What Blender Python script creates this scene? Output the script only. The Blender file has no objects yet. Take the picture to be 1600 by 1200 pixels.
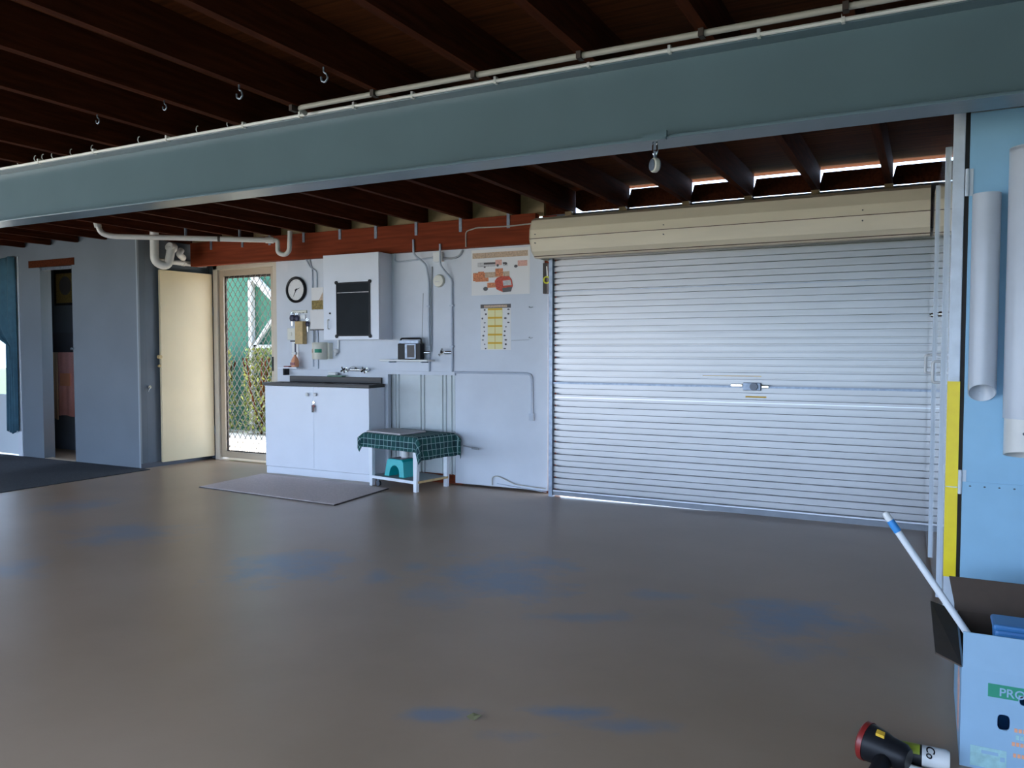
import bpy, bmesh, math, random
from mathutils import Vector, Matrix
random.seed(7)
S = bpy.context.scene
COL = S.collection
R = math.radians

# ------------------------------------------------------------------ camera
FPX, YAW, PIT, CAMH = 1247.4, .48025, .04292, 1.3
FW = Vector((-math.sin(YAW)*math.cos(PIT), math.cos(YAW)*math.cos(PIT), -math.sin(PIT)))
RT = Vector((math.cos(YAW), math.sin(YAW), 0))
UP = RT.cross(FW)
CP = Vector((0, 0, CAMH))
def ray(x, y): return FW + RT*((x-800)/FPX) + UP*((600-y)/FPX)
def PY(x, y, Y):                       # where a line of sight meets the upright plane at depth Y
    d = ray(x, y); return CP + d*(Y/d.y)
def PZ(x, y, z=0):                     # ... or the level plane at height z
    d = ray(x, y); return CP + d*((z-CAMH)/d.z)
cam = bpy.data.cameras.new('camera'); co = bpy.data.objects.new('camera', cam); COL.objects.link(co)
m = Matrix((RT, UP, -FW)).transposed().to_4x4(); m.translation = CP
co.matrix_world = m
cam.sensor_width = 36; cam.lens = 36*FPX/1600; cam.clip_start = .05; cam.clip_end = 300
S.camera = co

# ------------------------------------------------------------------ materials
def nodes(mt):
    mt.use_nodes = True; nt = mt.node_tree; return nt, nt.nodes, nt.links
def mat(name, col, rough=.5, metal=0, var=.0, scale=8, bump=0, bscale=60, stretch=(1, 1, 1), spec=.5, coat=0, trans=0):
    mt = bpy.data.materials.new(name); nt, N, L = nodes(mt); b = N['Principled BSDF']
    b.inputs['Base Color'].default_value = (*col, 1); b.inputs['Roughness'].default_value = rough
    b.inputs['Metallic'].default_value = metal; b.inputs['Specular IOR Level'].default_value = spec
    b.inputs['Coat Weight'].default_value = coat; b.inputs['Coat Roughness'].default_value = .08
    b.inputs['Transmission Weight'].default_value = trans
    if var or bump:
        g = N.new('ShaderNodeNewGeometry'); mp = N.new('ShaderNodeMapping'); mp.inputs['Scale'].default_value = stretch
        L.new(g.outputs['Position'], mp.inputs['Vector'])
    if var:
        n = N.new('ShaderNodeTexNoise'); n.inputs['Scale'].default_value = scale; n.inputs['Detail'].default_value = 6
        L.new(mp.outputs[0], n.inputs['Vector'])
        r = N.new('ShaderNodeValToRGB'); r.color_ramp.elements[0].position = .3; r.color_ramp.elements[1].position = .7
        r.color_ramp.elements[0].color = (*[c*(1-var) for c in col], 1)
        r.color_ramp.elements[1].color = (*[min(1, c*(1+var)) for c in col], 1)
        L.new(n.outputs['Fac'], r.inputs['Fac']); L.new(r.outputs['Color'], b.inputs['Base Color'])
    if bump:
        n2 = N.new('ShaderNodeTexNoise'); n2.inputs['Scale'].default_value = bscale; n2.inputs['Detail'].default_value = 4
        L.new(mp.outputs[0], n2.inputs['Vector'])
        bp = N.new('ShaderNodeBump'); bp.inputs['Strength'].default_value = bump; bp.inputs['Distance'].default_value = .01
        L.new(n2.outputs['Fac'], bp.inputs['Height']); L.new(bp.outputs[0], b.inputs['Normal'])
    return mt
MT = {}
MT['wall'] = mat('painted_sheet', (.63, .665, .72), .55, 0, .05, 3, .05, 40)
MT['wall2'] = mat('painted_block', (.125, .152, .18), .6, 0, .06, 2, .08, 30)
MT['cladding'] = mat('painted_metal_cladding', (.56, .60, .60), .45, 0, .06, 5)
MT['joist'] = mat('dark_timber', (.060, .0155, .0058), .75, 0, .35, 6, .1, 30, (8, .6, 8), .06)
MT['boards'] = mat('floor_boards_underside', (.10, .030, .009), .8, 0, .35, 5, .1, 30, (.5, 9, 1), .08)
MT['header'] = mat('red_brown_timber', (.19, .034, .011), .7, 0, .25, 5, .1, 20, (.5, 4, 8), .15)
MT['paleblock'] = mat('pale_timber', (.30, .22, .11), .6, 0, .2, 10)
MT['beam'] = mat('teal_gloss_paint', (.125, .19, .225), .30, 0, .05, 3, .04, 14, (1, 1, 1), .6)
MT['cornerbead'] = mat('corner_bead', (.26, .30, .33), .4)
MT['white'] = mat('white_plastic', (.78, .78, .76), .35)
MT['pvc'] = mat('pvc_pipe', (.70, .69, .66), .3, 0, .04, 12)
MT['pvcgrey'] = mat('painted_pvc', (.55, .585, .64), .28, 0, .04, 6)
MT['cream'] = mat('cream_paint', (.85, .70, .44), .5, 0, .03, 3)
MT['jamb'] = mat('cream_jamb', (.62, .55, .44), .5, 0, .05, 6)
MT['alu'] = mat('primrose_aluminium', (.50, .41, .30), .4, .2)
MT['grille'] = mat('grille_metal', (.22, .20, .17), .4, .2)
MT['seal'] = mat('dark_seal', (.05, .035, .03), .6)
MT['cab'] = mat('cabinet_laminate', (.74, .77, .83), .35, 0, .02, 4)
MT['steel'] = mat('stainless_steel', (.22, .22, .22), .25, 1.0, .1, 20)
MT['tubsteel'] = mat('dull_steel', (.025, .022, .02), .4, .3, .1, 20)
MT['chrome'] = mat('chrome', (.8, .8, .8), .1, 1.0)
MT['darksteel'] = mat('dark_steel', (.10, .11, .13), .4, .6)
MT['galv'] = mat('galvanised_strap', (.23, .27, .33), .4, .7, .2, 30)
MT['roller'] = mat('zincalume_slats', (.36, .36, .362), .38, .8, .05, 2.5, 0, 60, (.6, 1, 5))
MT['rail'] = mat('aluminium_rail', (.66, .69, .73), .3, .8)
MT['railgrey'] = mat('weathered_rail', (.22, .24, .27), .4, .3, .1, 12)
MT['pelmet'] = mat('cream_colorbond', (.84, .74, .56), .45, 0, .05, 3, 0, 60, (.6, 1, 4))
MT['seam'] = mat('brown_seam', (.12, .06, .035), .6)
MT['black'] = mat('black_plastic', (.012, .012, .014), .4, 0, 0, 8, 0, 60, (1, 1, 1), .2)
MT['board'] = mat('blackboard', (.010, .014, .018), .5, 0, .2, 4, 0, 60, (1, 1, 1), .12)
MT['carpet'] = mat('charcoal_carpet', (.045, .05, .06), .95, 0, .25, 60, .5, 220)
MT['mat'] = mat('grey_mat', (.72, .62, .59), .9, 0, .10, 60, .3, 150)
MT['teal'] = mat('teal_plastic', (.0, .42, .43), .3)
MT['tpaint'] = mat('white_table_paint', (.80, .83, .86), .4, 0, .03, 9)
MT['shelfboard'] = mat('grey_shelf_board', (.33, .34, .33), .6, 0, .1, 12)
MT['tile'] = mat('speckled_board', (.50, .47, .47), .5, 0, .12, 90)
MT['door_gloss'] = mat('gloss_enamel', (.40, .45, .53), .06, 0, .02, 4, .012, 6, (1, 1, 1), .9, .8)
MT['edge'] = mat('pale_edge', (.66, .73, .80), .3, 0, .05, 6)
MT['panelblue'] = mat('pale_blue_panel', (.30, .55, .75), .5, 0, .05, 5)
MT['post'] = mat('pale_steel_post', (.62, .68, .75), .3, 0, .1, 14)
MT['yellow'] = mat('safety_yellow', (1.0, .74, .01), .4, 0, .05, 20)
MT['boxskytint'] = mat('sky_tinted_cardboard', (.27, .43, .58), .6, 0, .04, 8)  # white cardboard with the blue skylight cast put into its colour
MT['boxbrown'] = mat('brown_cardboard', (.075, .05, .035), .8, 0, .1, 15)
MT['green'] = mat('green_print', (.02, .26, .15), .6)
MT['palegreen'] = mat('faded_green_print', (.33, .55, .56), .6, 0, .15, 40)
MT['orange'] = mat('orange_print', (.80, .36, .20), .6)
MT['blue'] = mat('blue_plastic', (.07, .27, .62), .4)
MT['bluetape'] = mat('blue_tape', (.05, .30, .72), .4)
MT['red'] = mat('red_plastic', (.22, .018, .015), .35)
MT['navy'] = mat('dark_navy', (.02, .02, .06), .5)
MT['paper'] = mat('paper', (.80, .78, .76), .7)
MT['print_tan'] = mat('print_tan', (.55, .40, .28), .7, 0, .25, 60)
MT['print_red'] = mat('print_red', (.55, .07, .035), .6, 0, .35, 60)
MT['print_orange'] = mat('print_orange', (.62, .22, .10), .7, 0, .4, 70)
MT['print_pink'] = mat('print_pink', (.72, .40, .32), .7, 0, .2, 60)
MT['print_dark'] = mat('print_dark', (.10, .09, .09), .6)
MT['print_grey'] = mat('print_grey', (.55, .53, .52), .7, 0, .2, 60)
MT['print_yellow'] = mat('print_yellow', (.85, .78, .40), .7)
MT['print_gold'] = mat('print_gold', (.72, .42, .03), .7)
MT['print_olive'] = mat('print_olive', (.25, .18, .05), .7, 0, .4, 60)
MT['wood'] = mat('raw_pine', (.60, .42, .19), .6, 0, .15, 30)
MT['ivory'] = mat('ivory_plastic', (.72, .70, .60), .4)
MT['pinktowel'] = mat('pink_towel', (.75, .40, .38), .95, 0, .06, 60, .3, 150)
MT['creamtowel'] = mat('cream_towel', (.60, .50, .36), .95, 0, .06, 60, .3, 150)
MT['curtain'] = mat('teal_curtain', (.035, .10, .145), .9, 0, .15, 12)
MT['doorwhite'] = mat('white_door_paint', (.62, .68, .72), .5)
MT['concrete_out'] = mat('pale_concrete_paving', (.66, .60, .52), .9, 0, .1, 3)
MT['grass'] = mat('lawn', (.035, .055, .02), .95, 0, .4, 3, .4, 20)
MT['leaf'] = mat('shrub_leaves', (.24, .27, .07), .6, 0, .4, 9)
MT['leafdry'] = mat('dry_leaf', (.12, .11, .05), .8)
MT['mesh_green'] = mat('green_shade_cloth', (.028, .125, .082), .9, 0, .12, 3)
MT['fencewhite'] = mat('white_fence_paint', (.42, .43, .42), .5)
MT['siding'] = mat('upper_siding', (.5, .5, .48), .7)
MT['copper'] = mat('painted_copper', (.47, .52, .60), .4, 0, .05, 10)
MT['cable'] = mat('pale_cable', (.44, .42, .37), .5)
MT['greycable'] = mat('grey_cable', (.32, .34, .36), .5)
MT['rope'] = mat('yellow_cord', (.65, .62, .05), .6)
MT['soapgreen'] = mat('green_dish', (.22, .36, .27), .4)
MT['tile_dark'] = mat('dark_tile', (.09, .10, .12), .4)
MT['glass'] = mat('clear_glass', (.9, .95, .97), .02, 0, trans=1)
MT['yellowgreen'] = mat('green_leaf_print', (.40, .48, .05), .5, 0, .3, 30)

# tartan cloth: green with thin white lines, by the cloth's own UVs
def tartan():
    mt = bpy.data.materials.new('green_check_cloth'); nt, N, L = nodes(mt); b = N['Principled BSDF']
    b.inputs['Roughness'].default_value = .9
    uv = N.new('ShaderNodeUVMap'); sp = N.new('ShaderNodeSeparateXYZ'); L.new(uv.outputs[0], sp.inputs[0])
    def line(sock, period, w):
        a = N.new('ShaderNodeMath'); a.operation = 'DIVIDE'; a.inputs[1].default_value = period; L.new(sock, a.inputs[0])
        f_ = N.new('ShaderNodeMath'); f_.operation = 'FRACT'; L.new(a.outputs[0], f_.inputs[0])
        c = N.new('ShaderNodeMath'); c.operation = 'LESS_THAN'; c.inputs[1].default_value = w; L.new(f_.outputs[0], c.inputs[0]); return c.outputs[0]
    lx, ly = line(sp.outputs['X'], .055, .085), line(sp.outputs['Y'], .055, .10)
    bx_, by_ = line(sp.outputs['X'], .11, .5), line(sp.outputs['Y'], .11, .5)
    mx = N.new('ShaderNodeMath'); mx.operation = 'MAXIMUM'; L.new(lx, mx.inputs[0]); L.new(ly, mx.inputs[1])
    ad = N.new('ShaderNodeMath'); ad.operation = 'ADD'; L.new(bx_, ad.inputs[0]); L.new(by_, ad.inputs[1])
    r = N.new('ShaderNodeValToRGB'); r.color_ramp.elements[0].color = (.005, .04, .05, 1); r.color_ramp.elements[1].color = (.008, .075, .068, 1)
    h = N.new('ShaderNodeMath'); h.operation = 'MULTIPLY'; h.inputs[1].default_value = .5; L.new(ad.outputs[0], h.inputs[0]); L.new(h.outputs[0], r.inputs['Fac'])
    mi = N.new('ShaderNodeMixRGB'); mi.inputs[2].default_value = (.24, .38, .36, 1); L.new(r.outputs[0], mi.inputs[1]); L.new(mx.outputs[0], mi.inputs[0])
    L.new(mi.outputs[0], b.inputs['Base Color']); return mt
MT['tartan'] = tartan()

# painted concrete floor: worn brown-grey paint with bluish worn patches
def floor_mat():
    mt = bpy.data.materials.new('worn_painted_concrete'); nt, N, L = nodes(mt); b = N['Principled BSDF']
    g = N.new('ShaderNodeNewGeometry')
    n = N.new('ShaderNodeTexNoise'); n.inputs['Scale'].default_value = 1.1; n.inputs['Detail'].default_value = 7; L.new(g.outputs['Position'], n.inputs['Vector'])
    r = N.new('ShaderNodeValToRGB'); r.color_ramp.elements[0].position = .3; r.color_ramp.elements[1].position = .7
    r.color_ramp.elements[0].color = (.355, .248, .163, 1); r.color_ramp.elements[1].color = (.44, .315, .217, 1); L.new(n.outputs['Fac'], r.inputs['Fac'])
    nz = N.new('ShaderNodeTexNoise'); nz.inputs['Scale'].default_value = 3.5; nz.inputs['Detail'].default_value = 8; nz.inputs['Roughness'].default_value = .65
    L.new(g.outputs['Position'], nz.inputs['Vector'])
    st = [(450, 885, 100, 30, 1), (200, 834, 100, 20, .7), (120, 790, 60, 14, .6), (790, 900, 120, 40, .95), (690, 932, 70, 18, .5),
          (1245, 968, 105, 40, 1), (1240, 1018, 60, 24, .5), (690, 1116, 60, 11, .8), (870, 1112, 70, 12, .9), (985, 1135, 80, 12, .7),
          (800, 1150, 70, 13, .6), (900, 963, 90, 9, .7), (1030, 930, 55, 8, .6), (590, 900, 26, 12, .7), (650, 885, 28, 10, .6), (15, 890, 60, 18, .5)]
    acc = None
    for x, y, hx, hy, s in st:
        c = PZ(x, y); d = (c-CP).dot(FW); a = hx*d/FPX; bb = hy*d*d/(FPX*CAMH)
        mp = N.new('ShaderNodeMapping'); mp.vector_type = 'TEXTURE'
        mp.inputs['Location'].default_value = (c.x, c.y, 0); mp.inputs['Rotation'].default_value = (0, 0, YAW); mp.inputs['Scale'].default_value = (a, bb, 1)
        L.new(g.outputs['Position'], mp.inputs['Vector'])
        ln = N.new('ShaderNodeVectorMath'); ln.operation = 'LENGTH'; L.new(mp.outputs[0], ln.inputs[0])
        ad = N.new('ShaderNodeMath'); ad.operation = 'MULTIPLY_ADD'; ad.inputs[1].default_value = 3.2
        L.new(nz.outputs['Fac'], ad.inputs[0]); L.new(ln.outputs['Value'], ad.inputs[2])
        mr = N.new('ShaderNodeMapRange'); mr.inputs['From Min'].default_value = 2.70; mr.inputs['From Max'].default_value = 1.75
        mr.inputs['To Min'].default_value = 0; mr.inputs['To Max'].default_value = s; L.new(ad.outputs[0], mr.inputs['Value'])
        if acc is None: acc = mr.outputs[0]
        else:
            mx = N.new('ShaderNodeMath'); mx.operation = 'MAXIMUM'; L.new(acc, mx.inputs[0]); L.new(mr.outputs[0], mx.inputs[1]); acc = mx.outputs[0]
    mi = N.new('ShaderNodeMixRGB'); mi.inputs[2].default_value = (.21, .26, .34, 1); L.new(acc, mi.inputs[0]); L.new(r.outputs[0], mi.inputs[1])
    L.new(mi.outputs[0], b.inputs['Base Color'])
    b.inputs['Roughness'].default_value = .36; b.inputs['Specular IOR Level'].default_value = .6
    fn = N.new('ShaderNodeTexNoise'); fn.inputs['Scale'].default_value = 25; L.new(g.outputs['Position'], fn.inputs['Vector'])
    bp = N.new('ShaderNodeBump'); bp.inputs['Strength'].default_value = .03; bp.inputs['Distance'].default_value = .01
    L.new(fn.outputs['Fac'], bp.inputs['Height']); L.new(bp.outputs[0], b.inputs['Normal'])
    return mt
MT['floor'] = floor_mat()

# ------------------------------------------------------------------ mesh helpers
def BM(): return bmesh.new()
def bx(bm, x0, x1, y0, y1, z0, z1):
    v = [bm.verts.new(p) for p in ((x0,y0,z0),(x1,y0,z0),(x1,y1,z0),(x0,y1,z0),(x0,y0,z1),(x1,y0,z1),(x1,y1,z1),(x0,y1,z1))]
    for f in ((3,2,1,0),(4,5,6,7),(0,1,5,4),(1,2,6,5),(2,3,7,6),(3,0,4,7)): bm.faces.new([v[i] for i in f])
    return bm
def hexa(bm, pts):     # eight corners, bottom ring then top ring
    v = [bm.verts.new(p) for p in pts]
    for f in ((3,2,1,0),(4,5,6,7),(0,1,5,4),(1,2,6,5),(2,3,7,6),(3,0,4,7)): bm.faces.new([v[i] for i in f])
    return bm
def prism(bm, poly, ax, a0, a1):
    def P(u, w, a): return {'x': (a, u, w), 'y': (u, a, w), 'z': (u, w, a)}[ax]
    A = [bm.verts.new(P(u, w, a0)) for u, w in poly]; B = [bm.verts.new(P(u, w, a1)) for u, w in poly]
    n = len(poly)
    bm.faces.new(A[::-1]); bm.faces.new(B)
    for i in range(n): bm.faces.new((A[i], A[(i+1) % n], B[(i+1) % n], B[i]))
    return bm
def frame(d):
    d = d.normalized(); u = Vector((0, 0, 1)) if abs(d.z) < .9 else Vector((1, 0, 0))
    a = d.cross(u).normalized(); return a, d.cross(a).normalized()
def cyl(bm, p0, p1, r0, r1=None, seg=20):
    p0, p1 = Vector(p0), Vector(p1); r1 = r0 if r1 is None else r1
    a, b = frame(p1-p0)
    A = [bm.verts.new(p0+(a*math.cos(t)+b*math.sin(t))*r0) for t in [2*math.pi*i/seg for i in range(seg)]]
    B = [bm.verts.new(p1+(a*math.cos(t)+b*math.sin(t))*r1) for t in [2*math.pi*i/seg for i in range(seg)]]
    bm.faces.new(A[::-1]); bm.faces.new(B)
    for i in range(seg): bm.faces.new((A[i], A[(i+1) % seg], B[(i+1) % seg], B[i]))
    return bm
def smooth_path(pts, n=6, rad=.04):      # rounds the corners of a polyline
    pts = [Vector(p) for p in pts]; out = [pts[0]]
    for i in range(1, len(pts)-1):
        p, q, s = pts[i-1], pts[i], pts[i+1]
        r = min(rad, (p-q).length*.48, (s-q).length*.48)
        a = q+(p-q).normalized()*r; c = q+(s-q).normalized()*r
        for k in range(n+1):
            t = k/n; out.append(a*(1-t)**2+q*2*t*(1-t)+c*t*t)
    out.append(pts[-1]); return out
def tube(bm, pts, r, seg=10, rad=None, caps=True):
    pts = smooth_path(pts, 6, rad) if rad else [Vector(p) for p in pts]
    rings = []; d = (pts[1]-pts[0]).normalized(); a, b = frame(d)
    for i, p in enumerate(pts):
        t = (pts[min(i+1, len(pts)-1)]-pts[max(i-1, 0)]).normalized()
        a = (a-t*a.dot(t)).normalized(); b = t.cross(a)
        rings.append([bm.verts.new(p+(a*math.cos(q)+b*math.sin(q))*r) for q in [2*math.pi*k/seg for k in range(seg)]])
    for A, B in zip(rings, rings[1:]):
        for k in range(seg): bm.faces.new((A[k], A[(k+1) % seg], B[(k+1) % seg], B[k]))
    if caps: bm.faces.new(rings[0][::-1]); bm.faces.new(rings[-1])
    return bm
def lathe(bm, prof, o, ax, seg=32):      # prof: (radius, distance along axis)
    o, ax = Vector(o), Vector(ax).normalized(); a, b = frame(ax); rings = []
    for r, h in prof:
        if r < 1e-6: rings.append([bm.verts.new(o+ax*h)])
        else: rings.append([bm.verts.new(o+ax*h+(a*math.cos(t)+b*math.sin(t))*r) for t in [2*math.pi*i/seg for i in range(seg)]])
    for A, B in zip(rings, rings[1:]):
        for i in range(seg):
            j = (i+1) % seg
            if len(A) == 1 and len(B) == 1: continue
            if len(A) == 1: bm.faces.new((A[0], B[j], B[i]))
            elif len(B) == 1: bm.faces.new((A[i], A[j], B[0]))
            else: bm.faces.new((A[i], A[j], B[j], B[i]))
    return bm
def hollow(bm, p0, p1, r, wall=.003, seg=40, cut=0):     # open pipe between p0 (bottom) and p1; cut slants the bottom
    p0, p1 = Vector(p0), Vector(p1); rr = []
    for rad in (r, r-wall):
        A, B = [], []
        for i in range(seg):
            t = 2*math.pi*i/seg; o = Vector((math.cos(t)*rad, math.sin(t)*rad, 0))
            A.append(bm.verts.new(p0+o+Vector((0, 0, cut*math.sin(t))))); B.append(bm.verts.new(p1+o))
        rr.append((A, B))
    (A, B), (C, D) = rr
    for i in range(seg):
        j = (i+1) % seg
        bm.faces.new((A[i], A[j], B[j], B[i])); bm.faces.new((C[j], C[i], D[i], D[j]))
        bm.faces.new((A[j], A[i], C[i], C[j])); bm.faces.new((B[i], B[j], D[j], D[i]))
    return bm
def ball(bm, c, r, sx=1, sy=1, sz=1, u=16, v=10):
    m_ = Matrix.Translation(c) @ Matrix.Diagonal((r*sx, r*sy, r*sz, 1))
    bmesh.ops.create_uvsphere(bm, u_segments=u, v_segments=v, radius=1, matrix=m_); return bm

OFF = {}
def _off(o): return OFF.get(o.name, Vector((0, 0, 0)))
def obj(name, bm, m_, parent=None, bevel=0, smooth=False, label=None, rot=None):
    me = bpy.data.meshes.new(name)
    bmesh.ops.recalc_face_normals(bm, faces=bm.faces[:])
    if parent is not None:
        off = _off(parent); bmesh.ops.translate(bm, verts=bm.verts[:], vec=-off)
    else:
        xs = [v.co for v in bm.verts]
        off = Vector(((min(p.x for p in xs)+max(p.x for p in xs))/2, (min(p.y for p in xs)+max(p.y for p in xs))/2, min(p.z for p in xs)))
        bmesh.ops.translate(bm, verts=bm.verts[:], vec=-off)
    bm.to_mesh(me); bm.free()
    me.materials.append(MT[m_] if isinstance(m_, str) else m_)
    if smooth:
        for p in me.polygons: p.use_smooth = True
        me.set_sharp_from_angle(angle=R(38))
    o = bpy.data.objects.new(name, me); COL.objects.link(o)
    if parent is not None: o.parent = parent
    else: o.location = off
    OFF[o.name] = off
    if bevel:
        bv = o.modifiers.new('bevel', 'BEVEL'); bv.width = bevel; bv.segments = 2; bv.limit_method = 'ANGLE'; bv.angle_limit = R(40)
    if label: o['label'] = label
    return o
def thing(name, loc, label, cat, group=None):
    o = bpy.data.objects.new(name, None); COL.objects.link(o); o.location = loc; o.empty_display_size = .05
    OFF[o.name] = Vector(loc)
    return tag(o, label, cat, group)
def tag(o, label, cat, group=None):
    o['label'] = label; o['category'] = cat
    if group: o['group'] = group
    return o
def struct(name, bm, m_, parent=None, bevel=0, smooth=False):
    o = obj(name, bm, m_, parent, bevel, smooth)
    if parent is None: o['kind'] = 'structure'
    return o
def text_bm(body, size, mw, depth=.0006, shear=0):
    cu = bpy.data.curves.new('t', 'FONT'); cu.body = body; cu.size = size; cu.extrude = depth; cu.shear = shear
    cu.offset = size*.012
    to = bpy.data.objects.new('t', cu); COL.objects.link(to)
    me = bpy.data.meshes.new_from_object(to.evaluated_get(bpy.context.evaluated_depsgraph_get()))
    bm = BM(); bm.from_mesh(me); bmesh.ops.transform(bm, matrix=mw, verts=bm.verts[:])
    bpy.data.objects.remove(to); bpy.data.curves.remove(cu); bpy.data.meshes.remove(me)
    return bm
FRONT = Matrix(((1, 0, 0, 0), (0, 0, -1, 0), (0, 1, 0, 0), (0, 0, 0, 1)))   # lettering that faces the room (-Y)
def on_wall(x, y, z): return Matrix.Translation((x, y, z)) @ FRONT

WY, DY, LY, LX = 6.52, 6.78, 5.82, -7.60      # back wall, screen door, left front wall, left wall
JZ, BZ = 2.515, 2.705                          # joist undersides, boards underside

# ------------------------------------------------------------------ setting
struct('floor', bx(BM(), -11.2, 1.6, -1.6, 7.4, -.12, 0), 'floor')
b = BM(); bx(b, -11.6, 1.9, -1.4, 6.72, BZ, BZ+.03); struct('ceiling', b, 'boards')
b = BM(); bx(b, -11.6, 1.9, -1.4, 6.72, BZ+.03, 5.6); struct('wall_upper_storey', b, 'siding')
# back wall of painted sheets, notched at the roller shutter
b = BM()
bx(b, -6.11, -4.80, WY, WY+.05, .0, 2.27); bx(b, -4.80, -4.01, WY, WY+.05, 1.08, 2.27)
bx(b, -4.01, -3.035, WY, WY+.05, .02, 1.80); bx(b, -4.01, -3.075, WY, WY+.05, 1.80, 2.27)
struct('wall_back', b, 'wall')
b = BM(); bx(b, -6.447, -6.0, 6.70, 6.85, 0, 2.70); struct('trim_1', b, 'wall')
b = BM()     # ribbed outer sheeting showing in the low opening
x = -4.88
prof = [(-4.90, 6.60)]
for xr in (-4.765, -4.725, -4.46, -4.42, -4.205, -4.165, -4.10, -4.06):
    prof += [(xr-.012, 6.60), (xr-.006, 6.585), (xr+.006, 6.585), (xr+.012, 6.60)]
prof += [(-3.95, 6.60), (-3.95, 6.63), (-4.90, 6.63)]
prism(b, prof, 'z', .02, 1.2); struct('wall_cladding', b, 'cladding')
struct('trim_2', bx(BM(), -4.90, -3.96, 6.575, 6.66, 0, .085), 'header')
struct('trim_3', bx(BM(), -3.10, -2.965, 6.545, 6.66, 0, 2.5), 'header')
b = BM(); bx(b, -4.9, -3.0, 6.63, 6.66, 0, 2.27); bx(b, -6.10, -4.9, 6.58, 6.66, 0, 2.27); struct('wall_outer', b, 'wall2')
# lintel behind the pelmet
struct('trim_4', bx(BM(), -3.1, .9, 6.56, 6.66, 2.06, 2.506), 'darksteel')
# pale blocking above the bearer
struct('trim_5', bx(BM(), -7.6, -3.08, 6.53, 6.58, 2.50, BZ), 'paleblock')
# left wall, left front wall with a doorway
struct('wall_left', bx(BM(), LX-.1, LX, LY+.091, 6.95, 0, BZ), 'wall2')
b = BM(); bx(b, -8.72, LX, LY, LY+.09, 0, BZ); bx(b, -9.33, -8.72, LY, LY+.09, 2.355, 2.60); bx(b, -9.72, -9.33, LY, LY+.12, 0, 2.60)
bx(b, -11.2, -9.72, LY, LY+.09, 2.42, 2.60)
bx(b, -11.2, -10.75, LY, LY+.09, 0, 2.42)
struct('wall_left_front', b, 'wall2')
struct('trim_6', bx(BM(), LX-.012, LX+.008, LY-.008, LY+.012, 0, 2.6), 'cornerbead')
struct('trim_7', bx(BM(), -9.52, -8.665, LY-.006, LY-.0005, 2.27, 2.352), 'joist')
struct('baseboard_left', bx(BM(), LX, LX+.012, LY, 6.78, 0, .055), 'darksteel')
b = BM(); bx(b, -11.3, -11.2, 2.4, LY+.1, 0, BZ); bx(b, -11.3, -11.2, -1.3, 2.4, 2.3, BZ); struct('wall_far_left', b, 'wall2')
# wash room behind the doorway
WB = 6.52
b = BM(); bx(b, -10.6, -9.2, WB, WB+.08, 0, 2.6); bx(b, -9.2, -7.71, WB, WB+.08, 0, 1.0); bx(b, -9.2, -7.71, WB, WB+.08, 2.2, 2.6); bx(b, -7.9, -7.71, WB, WB+.08, 1.0, 2.2); prism(b, [(-9.74, LY+.10), (-9.66, LY+.10), (-10.42, WB), (-10.50, WB)], 'z', 0, 2.6)
bx(b, -10.6, -7.71, LY+.091, WB+.08, 2.6, 2.65)
struct('wall_washroom', b, 'wall2')
# wall around the screen door
b = BM(); bx(b, -7.72, -7.48, 6.80, 6.95, 0, 2.7); bx(b, -7.7, -6.42, 6.72, 6.9, 2.32, 2.7); bx(b, -6.45, -6.3, 6.8, 6.9, 0, 2.5); struct('wall_door_side', b, 'wall2')
# front of the garage behind the camera: lintel and the side walls it stands on
b = BM(); bx(b, -11.2, 1.6, -1.3, -1.15, 2.10, BZ); bx(b, 1.05, 1.6, -1.3, -1.15, 0, 2.10); struct('wall_front', b, 'wall2')
b = BM(); bx(b, 1.5, 1.6, -1.2, 6.7, 0, BZ); struct('wall_right', b, 'wall2')
b = BM(); bx(b, .86, 1.5, 6.56, 6.66, 0, 2.5); struct('wall_back_right', b, 'wall')
# ground outside
b = BM(); bx(b, -22, 9, 7.4, 10.4, -.14, -.03); bx(b, -2.99, .1, 6.66, 7.4, -.14, -.03); struct('ground_yard', b, 'concrete_out')
b = BM(); bx(b, -16, -6, -30, -1.6, -.13, -.03); bx(b, -24, -11.2, -1.6, 6, -.13, -.03); struct('ground_bounce', b, 'concrete_out')  # unseen paving, laid at the left to bounce warm sunlight onto the beam
b = BM(); bx(b, -60, 60, -60, -1.6, -.16, -.04); bx(b, -60, 60, 10.4, 60, -.16, -.04); bx(b, -60, -11.2, -1.6, 10.4, -.17, -.05); bx(b, 1.6, 60, -1.6, 10.4, -.17, -.05)
struct('ground_lawn', b, 'grass')

# carpet laid on the left part of the slab
c = obj('carpet', bx(BM(), -11.19, -7.45, 1.0, LY, 0, .008), 'carpet', bevel=.003)
tag(c, 'charcoal carpet laid over the floor at the far left', 'carpet')

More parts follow.
